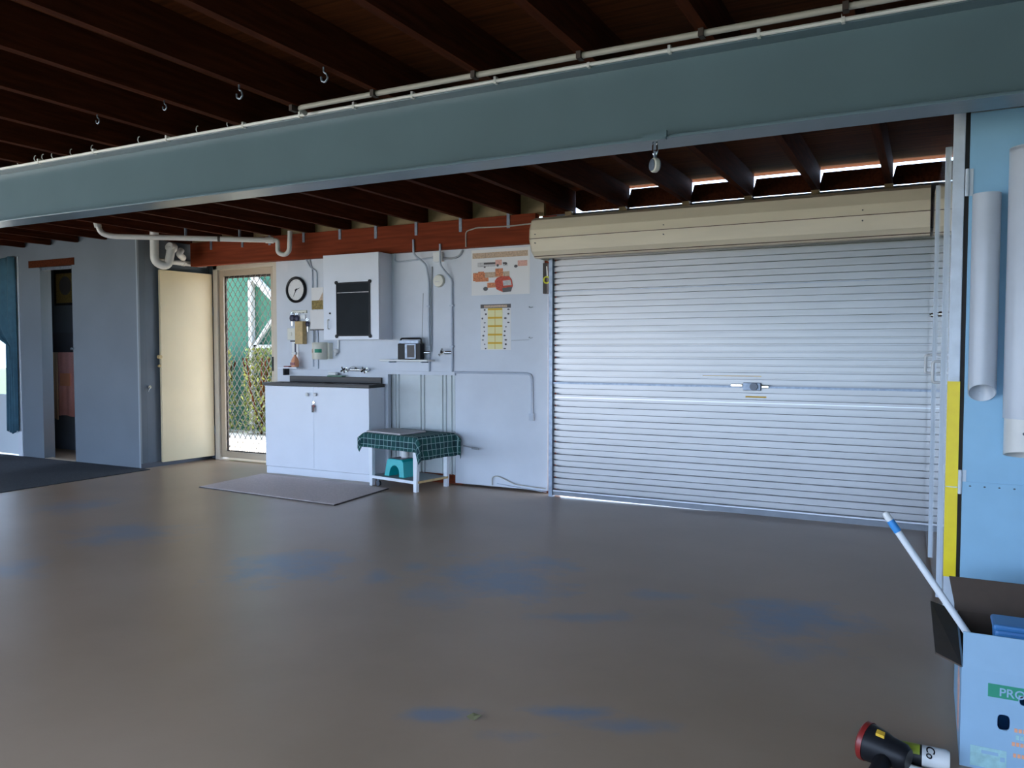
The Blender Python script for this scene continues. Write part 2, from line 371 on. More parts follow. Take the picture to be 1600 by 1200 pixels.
# ------------------------------------------------------------------ joists
JX = [.72, .22, -.28, -.787, -1.287, -1.785, -2.33, -2.83, -3.33, -3.835, -4.333, -4.814, -5.265, -5.745, -6.22, -6.62, -7.1, -7.58, -8.08, -8.58, -9.08, -9.58, -10.1]
ORD = ['first', 'second', 'third', 'fourth', 'fifth', 'sixth', 'seventh', 'eighth', 'ninth', 'tenth', 'eleventh', 'twelfth', 'thirteenth', 'fourteenth', 'fifteenth', 'sixteenth', 'seventeenth', 'eighteenth', 'nineteenth', 'twentieth', 'twenty-first', 'twenty-second', 'twenty-third']
vis = 0
for i, X in enumerate(JX):
    y1 = 6.625 if X > -3 else 6.52
    if X < LX: y1 = 5.8
    t = thing('ceiling_joist', (X, 2.5, JZ), 'dark brown timber ceiling joist, %s counting from the tall cupboards leftwards' % ORD[i], 'joist', 'joists under the upper floor')
    obj('timber', bx(BM(), X-.0225, X+.0225, -1.16, y1, JZ, BZ), 'joist', t)
    if -3 < X < .5:
        obj('end_block', bx(BM(), X-.03, X+.03, 6.50, 6.54, JZ-.055, JZ-.001), 'paleblock', t)
    elif X < -3 and X > -5.0:
        s = BM(); bx(s, X-.075, X-.045, 6.432, 6.439, 2.40, JZ+.04); obj('strap', s, 'galv', t, label='grey steel strap nailed to the bearer')
    elif -7.5 < X <= -5.0:
        s = BM(); bx(s, X-.075, X-.045, 6.432, 6.439, 2.42, JZ+.03); obj('strap', s, 'galv', t, label='grey steel strap nailed to the bearer')
# boards closing the joist bays above the shutter, with light gaps
for i in range(1, 6):
    xr, xl = JX[i]-.0225, JX[i+1]+.0225
    if i == 1: xr = JX[1]-.0225
    top = BZ-.045 if i < 5 else BZ-.03
    b = BM(); prism(b, [(xl+.022, top), (xr, top), (xr, 2.522), (xl, 2.522), (xl, top-.085)], 'y', 6.60, 6.625)
    o = obj('blocking_board', b, 'joist'); tag(o, 'brown blocking board between joists above the shutter, %s from the cupboards, daylight over its top' % ORD[i-1], 'board', 'blocking boards above the shutter')
b = BM(); prism(b, [(-2.80, BZ), (-2.36, BZ), (-2.36, 2.522), (-2.74, 2.522), (-2.80, 2.56)], 'y', 6.60, 6.625)
o = obj('blocking_board', b, 'joist'); tag(o, 'brown blocking board above the left end of the shutter pelmet', 'board', 'blocking boards above the shutter')
b = BM(); bx(b, -3.1, -2.85, 6.60, 6.625, 2.47, BZ); struct('trim_8', b, 'joist')
# bearer over the back wall
t = obj('bearer', bx(BM(), -7.50, -3.12, 6.44, WY, 2.25, JZ), 'header', bevel=.003); tag(t, 'red brown timber bearer running above the pale blue wall to the shutter', 'beam')

# ------------------------------------------------------------------ steel beam
t = thing('steel_beam', (-4.5, 3.3, 2.163), 'long teal painted steel beam crossing the whole ceiling', 'beam')
b = BM(); bx(b, -11.15, 1.45, 3.294, 3.306, 2.175, 2.50); obj('web', b, 'beam', t)
b = BM(); bx(b, -11.15, 1.45, 3.215, 3.385, 2.163, 2.176); obj('bottom_flange', b, 'beam', t, bevel=.003)
b = BM(); bx(b, -11.15, 1.45, 3.215, 3.385, 2.499, 2.514); obj('top_flange', b, 'beam', t, bevel=.003)
# conduits in front of the beam's top flange
t = thing('conduit', (-4, 3.2, 2.50), 'thin white conduit clipped along the top edge of the teal beam', 'conduit')
obj('pipe', tube(BM(), [(-9, 3.199, 2.506), (-5.3, 3.199, 2.506), (-2.2, 3.199, 2.508), (1.4, 3.199, 2.506)], .0085, 8), 'white', t, smooth=True)
for X in (-5.1, -4.55, -3.9, -3.3, -2.9, -2.55, -2.2, -1.75, -1.3, -.95, -.6, -.3):
    obj('clip', bx(BM(), X-.006, X+.006, 3.190, 3.214, 2.495, 2.526), 'white', t)
t = thing('conduit', (-1, 3.08, 2.50), 'grey white conduit fixed under the joists just in front of the teal beam', 'conduit')
obj('pipe', tube(BM(), [(-2.83, 3.16, 2.500), (-2.80, 3.08, 2.502), (1.4, 3.07, 2.502)], .0125, 10, .03), 'cable', t, smooth=True)
for X in JX[1:8]: obj('saddle', bx(BM(), X-.010, X+.010, 3.052, 3.094, 2.486, 2.5155), 'seal', t, label='dark saddle clip')
hp = [(28, 250), (55, 245), (67, 242), (82, 239), (111, 233), (144, 228), (180, 221), (217, 216), (260, 207), (308, 198), (356, 190)]
def hook_bm(p, s=1.0):
    p = Vector(p); return tube(BM(), [p+Vector(q)*s for q in ((0, 0, .03), (0, 0, .008), (.003, -.006, -.004), (.010, -.012, -.006), (.018, -.010, .002), (.020, -.006, .012))], .0022*s, 6)
for i, q in enumerate(hp):
    p = PY(*q, 3.205)
    hk = obj('cup_hook', tube(BM(), [(p.x, 3.218, 2.512), (p.x, 3.205, 2.517), (p.x, 3.197, 2.530), (p.x+.004, 3.198, 2.548), (p.x+.010, 3.203, 2.552)], .0026, 6, .006), 'white', smooth=True)
    tag(hk, 'tiny white hook above the beam, %s from the left end' % ORD[i], 'hook', 'tiny white hooks above the beam')
names = ['large screw hook under a joist nearest the grey conduit', 'screw hook under a joist, second from the grey conduit', 'small screw hook under a joist, third from the grey conduit', 'small screw hook under a joist, furthest left of four']
for i, (q, X) in enumerate(zip([(521, 113), (391, 140), (277, 165), (187, 190)], (-2.33, -2.83, -3.33, -3.835))):
    k = 2.2 if i < 2 else 1.6
    h = obj('screw_hook', tube(BM(), [Vector((X, 2.72, JZ))+Vector(c)*k for c in ((0, 0, .003), (0, 0, -.010), (.007, 0, -.014), (.010, 0, -.023), (.003, 0, -.030), (-.006, 0, -.026), (-.007, 0, -.018))], .002*k, 8, .003*k), 'galv', smooth=True)
    tag(h, names[i], 'hook', 'screw hooks in the front joists')

# pulley hanging from a clamp on the beam
t = thing('pulley', (-1.02, 3.24, 2.03), 'small grey pulley hanging from a clamp on the teal beam', 'pulley')
b = BM(); bx(b, -1.065, -.965, 3.204, 3.225, 2.158, 2.182); bx(b, -.975, -.960, 3.200, 3.215, 2.166, 2.192); obj('clamp', b, 'beam', t)
obj('shackle', tube(BM(), [(-1.028, 3.24, 2.165), (-1.03, 3.24, 2.12), (-1.02, 3.24, 2.098), (-1.01, 3.24, 2.12), (-1.012, 3.24, 2.165)], .004, 8, .01), 'chrome', t, smooth=True)
pa = Vector((.72, .69, 0)); pc = Vector((-1.02, 3.24, 2.064))
obj('wheel', cyl(BM(), pc-pa*.011, pc+pa*.011, .030, seg=24), 'ivory', t, bevel=.004, smooth=True)
for k in (-1, 1): obj('cheek', cyl(BM(), pc+pa*.013*k, pc+pa*.016*k, .024, seg=20), 'galv', t, smooth=True)
b = BM(); cyl(b, pc+Vector((0, 0, .02)), pc+Vector((0, 0, .058)), .007, seg=10); obj('neck', b, 'galv', t, smooth=True)

# ------------------------------------------------------------------ plumbing at the left
t = thing('drain_pipe', (-6.2, 5.6, 2.4), 'white drain pipe crossing under the joists with a trap at its right end', 'pipe')
PZh = 2.42
A, Bp = PZ(172, 371, PZh), PZ(418, 375, PZh)
A = Vector((-7.15, 5.20, PZh)); 
obj('pipe', tube(BM(), [A+Vector((-.1, -.10, .16)), A+Vector((-.07, -.07, .02)), A+Vector((0, 0, -.005)), Bp], .026, 16, .05), 'pvc', t, smooth=True)
obj('coupling', cyl(BM(), A+Vector((-.1, -.10, .17)), A+Vector((-.085, -.085, .08)), .033), 'pvc', t, smooth=True)
obj('coupling', cyl(BM(), Bp-(Bp-A).normalized()*.02, Bp+(Bp-A).normalized()*.06, .033), 'pvc', t, smooth=True)
e = (Bp-A).normalized()
obj('trap', tube(BM(), [Bp+e*.05, Bp+e*.10, Bp+e*.10+Vector((0, 0, -.13)), Bp+e*.15+Vector((.03, 0, -.15)), Bp+e*.17+Vector((.06, 0, -.11)), Bp+e*.18+Vector((.06, 0, .09))], .024, 14, .035), 'pvc', t, smooth=True)
q = A.lerp(Bp, .68); b = BM(); cyl(b, q-e*.012, q+e*.012, .031); obj('bracket', b, 'seal', t, smooth=True)
for X in (-6.22, -6.62): q = A.lerp(Bp, (X-A.x)/(Bp.x-A.x)); obj('hanger', bx(BM(), X-.008, X+.008, q.y-.01, q.y+.01, q.z+.02, JZ+.003), 'galv', t)
t = thing('waste_pipe', (-7.42, 5.9, 2.25), 'thick white waste pipe bending down to a run along the left wall', 'pipe')
obj('pipe', tube(BM(), [(-7.42, 5.90, 2.69), (-7.42, 5.90, 2.24), (-7.36, 6.02, 2.20), (-7.34, 6.05, 2.40), (-7.36, 6.10, 2.43)], .045, 18, .07), 'pvc', t, smooth=True)
obj('branch', tube(BM(), [(-7.50, 5.98, 2.275), (-7.57, 6.72, 2.29)], .028, 14), 'pvc', t, smooth=True)
obj('plug', cyl(BM(), (-7.36, 6.10, 2.40), (-7.34, 6.02, 2.42), .05), 'pvc', t, bevel=.006, smooth=True)
obj('elbow', tube(BM(), [(-7.42, 6.25, 2.41), (-7.40, 6.20, 2.36), (-7.45, 6.30, 2.33)], .035, 12, .04), 'pvc', t, smooth=True)
obj('bracket', cyl(BM(), (-7.536, 6.36, 2.283), (-7.538, 6.385, 2.283), .034), 'pvc', t, smooth=True)

# ------------------------------------------------------------------ screen door and solid door
t = thing('door_1', (-7.0, 6.80, 0), 'security screen door', 'door'); del t['label'], t['category']; t['kind'] = 'structure'
b = BM(); bx(b, -7.48, -7.41, 6.74, 6.88, 0, 2.32); bx(b, -6.52, -6.45, 6.72, 6.88, 0, 2.32); bx(b, -7.48, -6.45, 6.74, 6.88, 2.235, 2.32); obj('door_jamb', b, 'jamb', t, bevel=.004)
b = BM(); x0, x1, z0, z1 = -7.405, -6.525, .03, 2.23; w = .07
bx(b, x0, x0+w, 6.765, 6.80, z0, z1); bx(b, x1-w, x1, 6.765, 6.80, z0, z1); bx(b, x0+w, x1-w, 6.765, 6.80, z1-w, z1); bx(b, x0+w, x1-w, 6.765, 6.80, z0, z0+.07)
obj('screen_frame', b, 'alu', t, bevel=.003)
gx0, gx1, gz0, gz1 = x0+w, x1-w, z0+.07, z1-w
b = BM(); s = .014
bx(b, gx0, gx0+s, 6.79, 6.81, gz0, gz1); bx(b, gx1-s, gx1, 6.79, 6.81, gz0, gz1); bx(b, gx0, gx1, 6.79, 6.81, gz1-s-.012, gz1); bx(b, gx0, gx1, 6.79, 6.81, gz0, gz0+s)
obj('seal', b, 'seal', t)
b = BM(); PW, PH = .084, .115; sl = PH/PW; hw = .0034
for sgn in (1, -1):
    k = -60
    while k < 80:
        # line z = sgn*sl*(x-gx0) + c
        cc = gz0 + k*PH
        pts = []
        for xx in (gx0, gx1):
            zz = sgn*sl*(xx-gx0)+cc
            if gz0 <= zz <= gz1: pts.append((xx, zz))
        for zz in (gz0, gz1):
            xx = gx0+(zz-cc)/(sgn*sl)
            if gx0 < xx < gx1: pts.append((xx, zz))
        k += 1
        if len(pts) < 2: continue
        (ax, az), (bx_, bz) = pts[0], pts[1]
        L_ = math.hypot(bx_-ax, bz-az)
        if L_ < .02: continue
        nx, nz = -(bz-az)/L_*hw, (bx_-ax)/L_*hw
        y0 = 6.786 if sgn > 0 else 6.790
        prism(b, [(ax+nx, az+nz), (bx_+nx, bz+nz), (bx_-nx, bz-nz), (ax-nx, az-nz)], 'y', y0, y0+.004)
obj('grille', b, 'grille', t)
b = BM(); bx(b, -6.575, -6.545, 6.745, 6.766, 1.06, 1.22); obj('door_lock', b, 'black', t, bevel=.004)
for z in (.5, 1.95): obj('hinge', cyl(BM(), (-7.42, 6.75, z-.04), (-7.42, 6.75, z+.04), .008), 'alu', t)
t = thing('door', (-7.5, 6.45, .045), 'cream flush door standing open flat against the left wall', 'door')
hexa_p = [(-7.565, 6.065, .045), (-7.475, 6.735, .045), (-7.510, 6.735, .045), (-7.60+.0, 6.065, .045)]
b = BM(); hexa(b, [(-7.55, 6.065, .045), (-7.485, 6.735, .045), (-7.52, 6.740, .045), (-7.585, 6.070, .045), (-7.55, 6.065, 2.185), (-7.485, 6.735, 2.185), (-7.52, 6.740, 2.185), (-7.585, 6.070, 2.185)])
obj('panel', b, 'cream', t, bevel=.003)
b = BM(); cyl(b, (-7.575, 6.05, 1.22), (-7.54, 6.05, 1.22), .022); cyl(b, (-7.575, 6.05, 1.12), (-7.55, 6.05, 1.12), .014); obj('knob', b, 'wood', t, smooth=True)
for z in (.35, 1.75): obj('hinge', bx(BM(), -7.495, -7.475, 6.735, 6.75, z-.05, z+.05), 'galv', t)
b = BM(); cyl(b, (LX-.004, 5.93, .89), (LX+.03, 5.93, .89), .018); cyl(b, (LX+.03, 5.93, .89), (LX+.035, 5.90, .84), .006); o = obj('door_latch', b, 'chrome', smooth=True); tag(o, 'small chrome latch low on the left wall beside the cream door', 'latch')

# ------------------------------------------------------------------ doorway contents, left door and curtain
t = thing('door_3', (-9.0, LY, 0), '', ''); del t['label'], t['category']; t['kind'] = 'structure'
b = BM(); bx(b, -9.335, -9.305, LY-.004, LY+.13, 0, 2.26); obj('door_jamb', b, 'wall2', t)
b = BM(); bx(b, -9.33, -8.72, LY+.02, LY+.06, 2.235, 2.265); obj('track', b, 'galv', t)
b = BM(); bx(b, -9.30, -8.74, LY+.0, LY+.09, 0, .012); obj('threshold', b, 'alu', t)
p = PY(115, 545, LY)
b = BM(); cyl(b, (p.x, LY-.03, p.z), (p.x, LY, p.z), .014); obj('knob', b, 'chrome', t, smooth=True)
w2 = thing('added_window', (-8.55, WB, 1.0), '', ''); del w2['label'], w2['category']; w2['kind'] = 'structure'  # unseen window, added so daylight reaches the towels
b = BM(); bx(b, -9.2, -7.9, WB+.01, WB+.06, 1.0, 1.05); bx(b, -9.2, -7.9, WB+.01, WB+.06, 2.15, 2.2); bx(b, -9.2, -9.15, WB+.01, WB+.06, 1.05, 2.15); bx(b, -7.95, -7.9, WB+.01, WB+.06, 1.05, 2.15); obj('window_frame', b, 'alu', w2)
RYy = WB-.06
def W(x, y): return PY(x, y, RYy)
za = W(95, 552).z
t = thing('towel_rail', (-9.9, RYy, za), 'towel rail on the wash room wall seen through the dark doorway', 'rail')
obj('bar', cyl(BM(), (-10.28, RYy, za), (-9.55, RYy, za), .008), 'chrome', t)
for xx in (-10.26, -9.58): obj('bracket', cyl(BM(), (xx, RYy, za), (xx, WB, za), .012), 'chrome', t)
def towel(x0, x1, z0, z1, y, m_, waves=3):
    b = BM(); n = 24; F_ = []
    for i in range(n+1):
        u = i/n; xx = x0+(x1-x0)*u; dy = .006*math.sin(u*waves*2*math.pi)
        F_.append([b.verts.new(q) for q in ((xx, y-.016+dy, z0+.01*math.sin(u*5)), (xx, y-.014, z1), (xx, y+.014, z1), (xx, y+.016, z0+.25))])
    for A_, B_ in zip(F_, F_[1:]):
        for j in range(3): b.faces.new((A_[j], B_[j], B_[j+1], A_[j+1]))
    o = obj('towel', b, m_, smooth=True)
    md = o.modifiers.new('thickness', 'SOLIDIFY'); md.thickness = .004; return o
o = towel(W(80, 600).x, W(92, 600).x, W(88, 654).z, za+.013, RYy, 'creamtowel', 2); tag(o, 'cream towel hanging at the left of the wash room rail', 'towel')
o = towel(W(93, 600).x, W(122, 600).x, W(105, 650).z, za+.013, RYy, 'pinktowel', 3); tag(o, 'pink towel with an orange patch hanging in the wash room', 'towel')
q0, q1 = W(97, 583), W(113, 603)
obj('print_patch', bx(BM(), q0.x, q1.x, RYy-.030, RYy-.026, q1.z, q0.z), 'orange', o)
q0, q1 = W(80, 422), W(118, 476)
t = thing('picture', ((q0.x+q1.x)/2, WB, q1.z), 'dark framed picture high on the wash room wall', 'picture')
obj('frame', bx(BM(), q0.x, q1.x, WB-.03, WB, q1.z, q0.z), 'black', t, bevel=.004)
obj('print', bx(BM(), q0.x+.05, q1.x-.05, WB-.034, WB-.0305, q1.z+.03, q0.z-.05), 'print_olive', t)
obj('print_disc', cyl(BM(), ((q0.x+q1.x)/2, WB-.034, (q0.z+q1.z)/2+.02), ((q0.x+q1.x)/2, WB-.036, (q0.z+q1.z)/2+.02), .12, seg=24), 'print_dark', t)
o = obj('trim_9', bx(BM(), -10.45, -9.2, WB-.012, WB, W(90, 551).z, W(90, 520).z), 'tile_dark'); o['kind'] = 'structure'
# far left glazed door
t = thing('door_2', (-10.3, LY+.04, 0), '', ''); del t['label'], t['category']; t['kind'] = 'structure'
b = BM(); bx(b, -9.80, -9.72, LY-.01, LY+.10, 0, 2.42); bx(b, -10.76, -10.70, LY-.01, LY+.1, 0, 2.42); obj('door_jamb', b, 'wall', t)
b = BM(); bx(b, -10.70, -9.80, LY+.03, LY+.07, .02, .75); bx(b, -10.70, -10.6, LY+.03, LY+.07, .75, 2.42); bx(b, -9.88, -9.80, LY+.03, LY+.07, .75, 2.42); bx(b, -10.6, -9.88, LY+.03, LY+.07, 2.3, 2.42)
obj('door_leaf', b, 'doorwhite', t)
obj('pane', bx(BM(), -10.6, -9.88, LY+.047, LY+.053, .75, 2.3), 'glass', t)
p = PY(24, 596, LY)
b = BM(); bx(b, -9.845, -9.80, LY-.03, LY+.03, 1.0, 1.09); obj('door_lock', b, 'galv', t)
b = BM(); n = 30; rows = []
for j in range(13):
    v_ = j/12; z = 2.40-(2.40-.30)*v_; rr = []
    for i in range(n+1):
        u = i/n
        wdt = .80 if v_ < .38 else (.80-.60*min(1, (v_-.38)/.10) if v_ < .5 else .20+.03*(v_-.5))
        rr.append(b.verts.new((-9.735-wdt*(1-u)+.0, LY-.05+.018*math.sin(u*26+v_*2), z+.02*math.sin(u*9))))
    rows.append(rr)
for A_, B_ in zip(rows, rows[1:]):
    for i in range(n): b.faces.new((A_[i], A_[i+1], B_[i+1], B_[i]))
o = obj('curtain', b, 'curtain', smooth=True); tag(o, 'dark teal curtain tied over the glazed door at the far left', 'curtain')
md = o.modifiers.new('thickness', 'SOLIDIFY'); md.thickness = .004

# ------------------------------------------------------------------ laundry tub cabinet
CX0, CX1, CY0, CY1 = -6.19, -4.83, 6.25, 6.505
t = thing('laundry_cabinet', (-5.51, 6.38, 0), 'white laundry cabinet with steel tub top beside the screen door', 'cabinet')
obj('body', bx(BM(), CX0, CX1, CY0+.022, CY1, .075, .925), 'cab', t)
obj('plinth', bx(BM(), CX0+.005, CX1+.012, CY0+.004, CY1, 0, .075), 'cab', t, bevel=.003)
for k, (xa, xb, kx) in enumerate(((CX0, -5.5318, -5.60), (-5.5302, CX1, -5.497))):
    d = obj('door', bx(BM(), xa, xb, CY0, CY0+.02, .078, .922), 'cab', t, bevel=.002)
    obj('knob', lathe(BM(), [(.006, 0), (.007, .010), (.018, .014), (.019, .022), (.012, .028), (0, .029)], (kx, CY0, .845), (0, -1, 0), 20), 'white', d, smooth=True)
b = BM(); cyl(b, (-5.52, CY0, .765), (-5.52, CY0-.012, .765), .012); obj('lock', b, 'chrome', t, smooth=True)
# rim with two bowls
b = BM(); zt = .958
xs = [CX0-.015, -6.10, -5.55, -5.47, -4.93, CX1+.015]; y0, y1, ya, yb = CY0-.015, 6.49, CY0+.04, 6.44
bx(b, xs[0], xs[5], y0, ya, .925, zt); bx(b, xs[0], xs[5], yb, y1, .925, zt)
for xa, xb in ((xs[0], xs[1]), (xs[2], xs[3]), (xs[4], xs[5])): bx(b, xa, xb, ya, yb, .925, zt)
tub = obj('tub_top', b, 'tubsteel', t, bevel=.004)
for xa, xb in ((xs[1], xs[2]), (xs[3], xs[4])):
    b = BM(); hexa(b, [(xa+.03, ya+.02, .70), (xb-.03, ya+.02, .70), (xb-.03, yb-.02, .70), (xa+.03, yb-.02, .70), (xa, ya, .95), (xb, ya, .95), (xb, yb, .95), (xa, yb, .95)])
    b.faces.ensure_lookup_table(); bmesh.ops.delete(b, geom=[b.faces[1]], context='FACES_ONLY'); obj('bowl', b, 'steel', tub)
b = BM(); bx(b, CX0+.12, CX1-.03, 6.488, 6.512, .958, 1.02); obj('upstand', b, 'tubsteel', t, bevel=.004)
o = thing('key_bunch', (-5.52, 6.23, .69), 'small bunch of keys hanging from the cabinet door lock', 'keys')
b = BM(); tube(b, [(-5.52, 6.236, .765), (-5.528, 6.225, .752), (-5.52, 6.222, .738), (-5.512, 6.225, .752)], .002, 6); obj('ring', b, 'chrome', o)
b = BM(); bx(b, -5.535, -5.510, 6.225, 6.229, .665, .738); obj('tag', b, 'print_dark', o)
b = BM(); cyl(b, (-5.508, 6.224, .73), (-5.508, 6.228, .73), .014); bx(b, -5.512, -5.504, 6.224, 6.228, .68, .72); obj('key', b, 'red', o)
# wall tap set above the tub
t = thing('tap_set', (-5.17, WY, 1.09), 'chrome twin wall tap above the laundry tub', 'tap')
b = BM(); cyl(b, (-5.30, WY, 1.095), (-5.30, WY-.03, 1.095), .022); cyl(b, (-5.04, WY, 1.095), (-5.04, WY-.03, 1.095), .022); tube(b, [(-5.30, WY-.03, 1.095), (-5.04, WY-.03, 1.095)], .013, 12); obj('bridge', b, 'chrome', t, smooth=True)
for X in (-5.30, -5.04):
    b = BM(); cyl(b, (X, WY-.03, 1.095), (X, WY-.075, 1.095), .014)
    for q in range(2):
        an = q*math.pi/2+.5; dx, dz = .034*math.cos(an), .034*math.sin(an); tube(b, [(X-dx, WY-.08, 1.095-dz), (X+dx, WY-.08, 1.095+dz)], .009, 8)
    obj('handle', b, 'chrome', t, smooth=True)
b = BM(); tube(b, [(-5.17, WY-.03, 1.095), (-5.17, WY-.05, 1.13), (-5.17, WY-.12, 1.12), (-5.17, WY-.17, 1.085)], .011, 12, .03); obj('spout', b, 'chrome', t, smooth=True)
# ledge and soap
struct('trim_10', bx(BM(), -6.10, -4.0, 6.497, WY, 1.055, 1.088), 'wall')
t = thing('soap_dish', (-5.45, 6.47, 1.02), 'green soap dish with white soap behind the tub', 'soap dish')
obj('dish', bx(BM(), -5.51, -5.31, 6.43, 6.496, 1.022, 1.036), 'soapgreen', t, bevel=.006)
o = obj('soap_bar', bx(BM(), -5.505, -5.40, 6.44, 6.485, 1.037, 1.068), 'white', bevel=.010); tag(o, 'white soap bar resting on the green dish', 'soap')

# ------------------------------------------------------------------ wall cupboard
t = thing('wall_cupboard', (-5.1, 6.4, 1.40), 'white wall cupboard above the tub with a small blackboard on its door', 'cupboard')
UX0, UX1, UY0 = -5.43, -4.74, 6.30
obj('carcass', bx(BM(), UX0, UX1, UY0+.02, WY-.002, 1.40, 2.247), 'cab', t)
d = obj('door', bx(BM(), UX0, UX1, UY0, UY0+.018, 1.40, 2.247), 'cab', t, bevel=.002)
b = BM(); tube(b, [(-5.36, UY0, 1.60), (-5.36, UY0-.025, 1.60), (-5.36, UY0-.025, 1.51), (-5.36, UY0, 1.51)], .006, 8, .012); obj('handle', b, 'white', d, smooth=True)
b = BM(); cyl(b, (-5.345, UY0, 1.665), (-5.345, UY0-.008, 1.665), .009); obj('lock', b, 'black', d)
p0, p1 = PY(526, 442, UY0), PY(579, 525, UY0)
t = thing('blackboard', ((p0.x+p1.x)/2, UY0, p1.z), 'small dark blackboard with corner clips on the wall cupboard door', 'blackboard')
obj('panel', bx(BM(), p0.x, p1.x, UY0-.008, UY0-.001, p1.z, p0.z), 'board', t)
b = BM(); bx(b, p0.x, p1.x, UY0-.0095, UY0-.0075, p0.z-.105, p0.z-.098); obj('chalk_line', b, 'print_grey', t)
for xx in (p0.x, p1.x):
    for zz in (p0.z, p1.z):
        b = BM(); cyl(b, (xx, UY0-.002, zz), (xx, UY0-.014, zz), .020, seg=6); obj('corner_clip', b, 'black', t, bevel=.003)
b = BM(); bx(b, p0.x, p0.x+.012, UY0-.011, UY0-.007, p1.z, p0.z); bx(b, p1.x-.012, p1.x, UY0-.011, UY0-.007, p1.z, p0.z); bx(b, p0.x, p1.x, UY0-.011, UY0-.007, p1.z, p1.z+.012); bx(b, p0.x, p1.x, UY0-.011, UY0-.007, p0.z-.012, p0.z); obj('edge_frame', b, 'black', t)

# ------------------------------------------------------------------ clock and small things left of the cupboard
c = Vector((-5.982, WY, 1.937)); t = thing('wall_clock', (c.x, c.y, c.z-.138), 'round wall clock with black rim and pale face', 'clock')
obj('rim', lathe(BM(), [(.112, .0), (.138, .004), (.140, .020), (.130, .030), (.115, .026), (.111, .014)], c, (0, -1, 0), 48), 'black', t, smooth=True)
obj('face', cyl(BM(), c, c+Vector((0, -.012, 0)), .114, seg=48), 'paper', t)
for an, ln, wd in ((70, .06, .007), (208, .085, .005)):
    a_ = R(an); dx, dz = math.sin(a_), math.cos(a_)
    q = [(c.x-dx*.015+dz*wd, c.z-dz*.015-dx*wd), (c.x+dx*ln, c.z+dz*ln), (c.x-dx*.015-dz*wd, c.z-dz*.015+dx*wd)]
    obj('hand', prism(BM(), q, 'y', WY-.0165, WY-.0145), 'black', t)
for k in range(12):
    b = BM(); a_ = k*math.pi/6; dx, dz = math.sin(a_), math.cos(a_); r0, r1, wd = .094, .106, .0022
    prism(b, [(c.x+dx*r0+dz*wd, c.z+dz*r0-dx*wd), (c.x+dx*r1+dz*wd, c.z+dz*r1-dx*wd), (c.x+dx*r1-dz*wd, c.z+dz*r1+dx*wd), (c.x+dx*r0-dz*wd, c.z+dz*r0+dx*wd)], 'y', WY-.0132, WY-.0118); obj('hour_mark', b, 'print_grey', t)
t = thing('key_rack', (-5.95, WY, 1.69), 'ivory key rack with hooks under the wall clock', 'rack')
obj('board', bx(BM(), -6.05, -5.84, WY-.014, WY, 1.688, 1.718), 'ivory', t, bevel=.004)
KX = [-6.02, -5.97, -5.92, -5.87]
for X in KX: obj('hook', tube(BM(), [(X, WY-.014, 1.695), (X, WY-.03, 1.685), (X, WY-.035, 1.695)], .003, 6), 'chrome', t)
def keys(X, z, m_, lab, r):
    t = thing('key_fob', (X, WY-.028, z), lab, 'key fob')
    obj('ring', tube(BM(), [(X+.013*math.cos(q), WY-.028, z+.052+.013*math.sin(q)) for q in [k*math.pi/8 for k in range(17)]], .0018, 5), 'chrome', t)
    b = BM(); ball(b, (X, WY-.028, z+.005), r, 1, .35, 1.15); obj('fob', b, m_, t, smooth=True)
    b = BM(); bx(b, X-.005, X+.007, WY-.031, WY-.028, z-.075, z-.01); obj('key', b, 'chrome', t)
keys(-6.03, 1.632, 'navy', 'dark fob on the leftmost hook of the key rack', .034)
keys(-5.968, 1.628, 'navy', 'dark purple fob on the second hook of the key rack', .034)
keys(-5.818, 1.565, 'navy', 'ring shaped navy fob hanging right of the key rack', .024)
o = obj('nail', cyl(BM(), (-5.818, WY+.002, 1.63), (-5.818, WY-.034, 1.63), .003, seg=8), 'chrome'); tag(o, 'small nail in the wall holding the ring shaped navy fob', 'nail')
o = obj('key_tag', bx(BM(), -5.93, -5.86, WY-.012, WY-.009, 1.628, 1.672), 'white'); tag(o, 'white card tag hanging from the key rack', 'tag')
t = thing('light_switch', (-6.06, WY, 1.41), 'ivory light switch plate left of the wooden block', 'switch')
obj('plate', bx(BM(), -6.115, -6.005, WY-.010, WY, 1.405, 1.53), 'ivory', t, bevel=.003); obj('rocker', bx(BM(), -6.075, -6.05, WY-.015, WY-.008, 1.45, 1.485), 'ivory', t, bevel=.002)
o = obj('wooden_block', bx(BM(), -5.955, -5.848, WY-.07, WY-.001, 1.36, 1.60), 'wood', bevel=.006); tag(o, 'pale wooden block hanging on the wall under the key rack', 'block')
o = obj('bottle_opener', bx(BM(), -5.985, -5.97, WY-.012, WY+.001, 1.48, 1.56), 'black', bevel=.003); tag(o, 'little black opener hanging between switch and wooden block', 'opener')
t = thing('paper_tag', (-6.0, WY, 1.22), 'white and purple paper tag hung below the light switch', 'tag')
obj('card', bx(BM(), -6.055, -5.965, WY-.006, WY-.003, 1.225, 1.395), 'white', t); obj('print', bx(BM(), -6.018, -5.998, WY-.0075, WY-.0055, 1.225, 1.37), 'navy', t); obj('hanger', bx(BM(), -6.075, -5.96, WY-.010, WY, 1.385, 1.398), 'black', t)
t = thing('wall_shelf', (-6.03, 6.45, 1.10), 'tiny wall shelf beside the screen door frame', 'shelf')
obj('board', bx(BM(), -6.155, -5.89, 6.40, 6.497, 1.10, 1.116), 'cab', t, bevel=.002); obj('bracket', bx(BM(), -6.10, -6.08, 6.42, 6.497, 1.03, 1.10), 'black', t)
t = thing('spray_bottle', (-5.955, 6.45, 1.116), 'orange spray bottle standing on the tiny shelf', 'bottle')
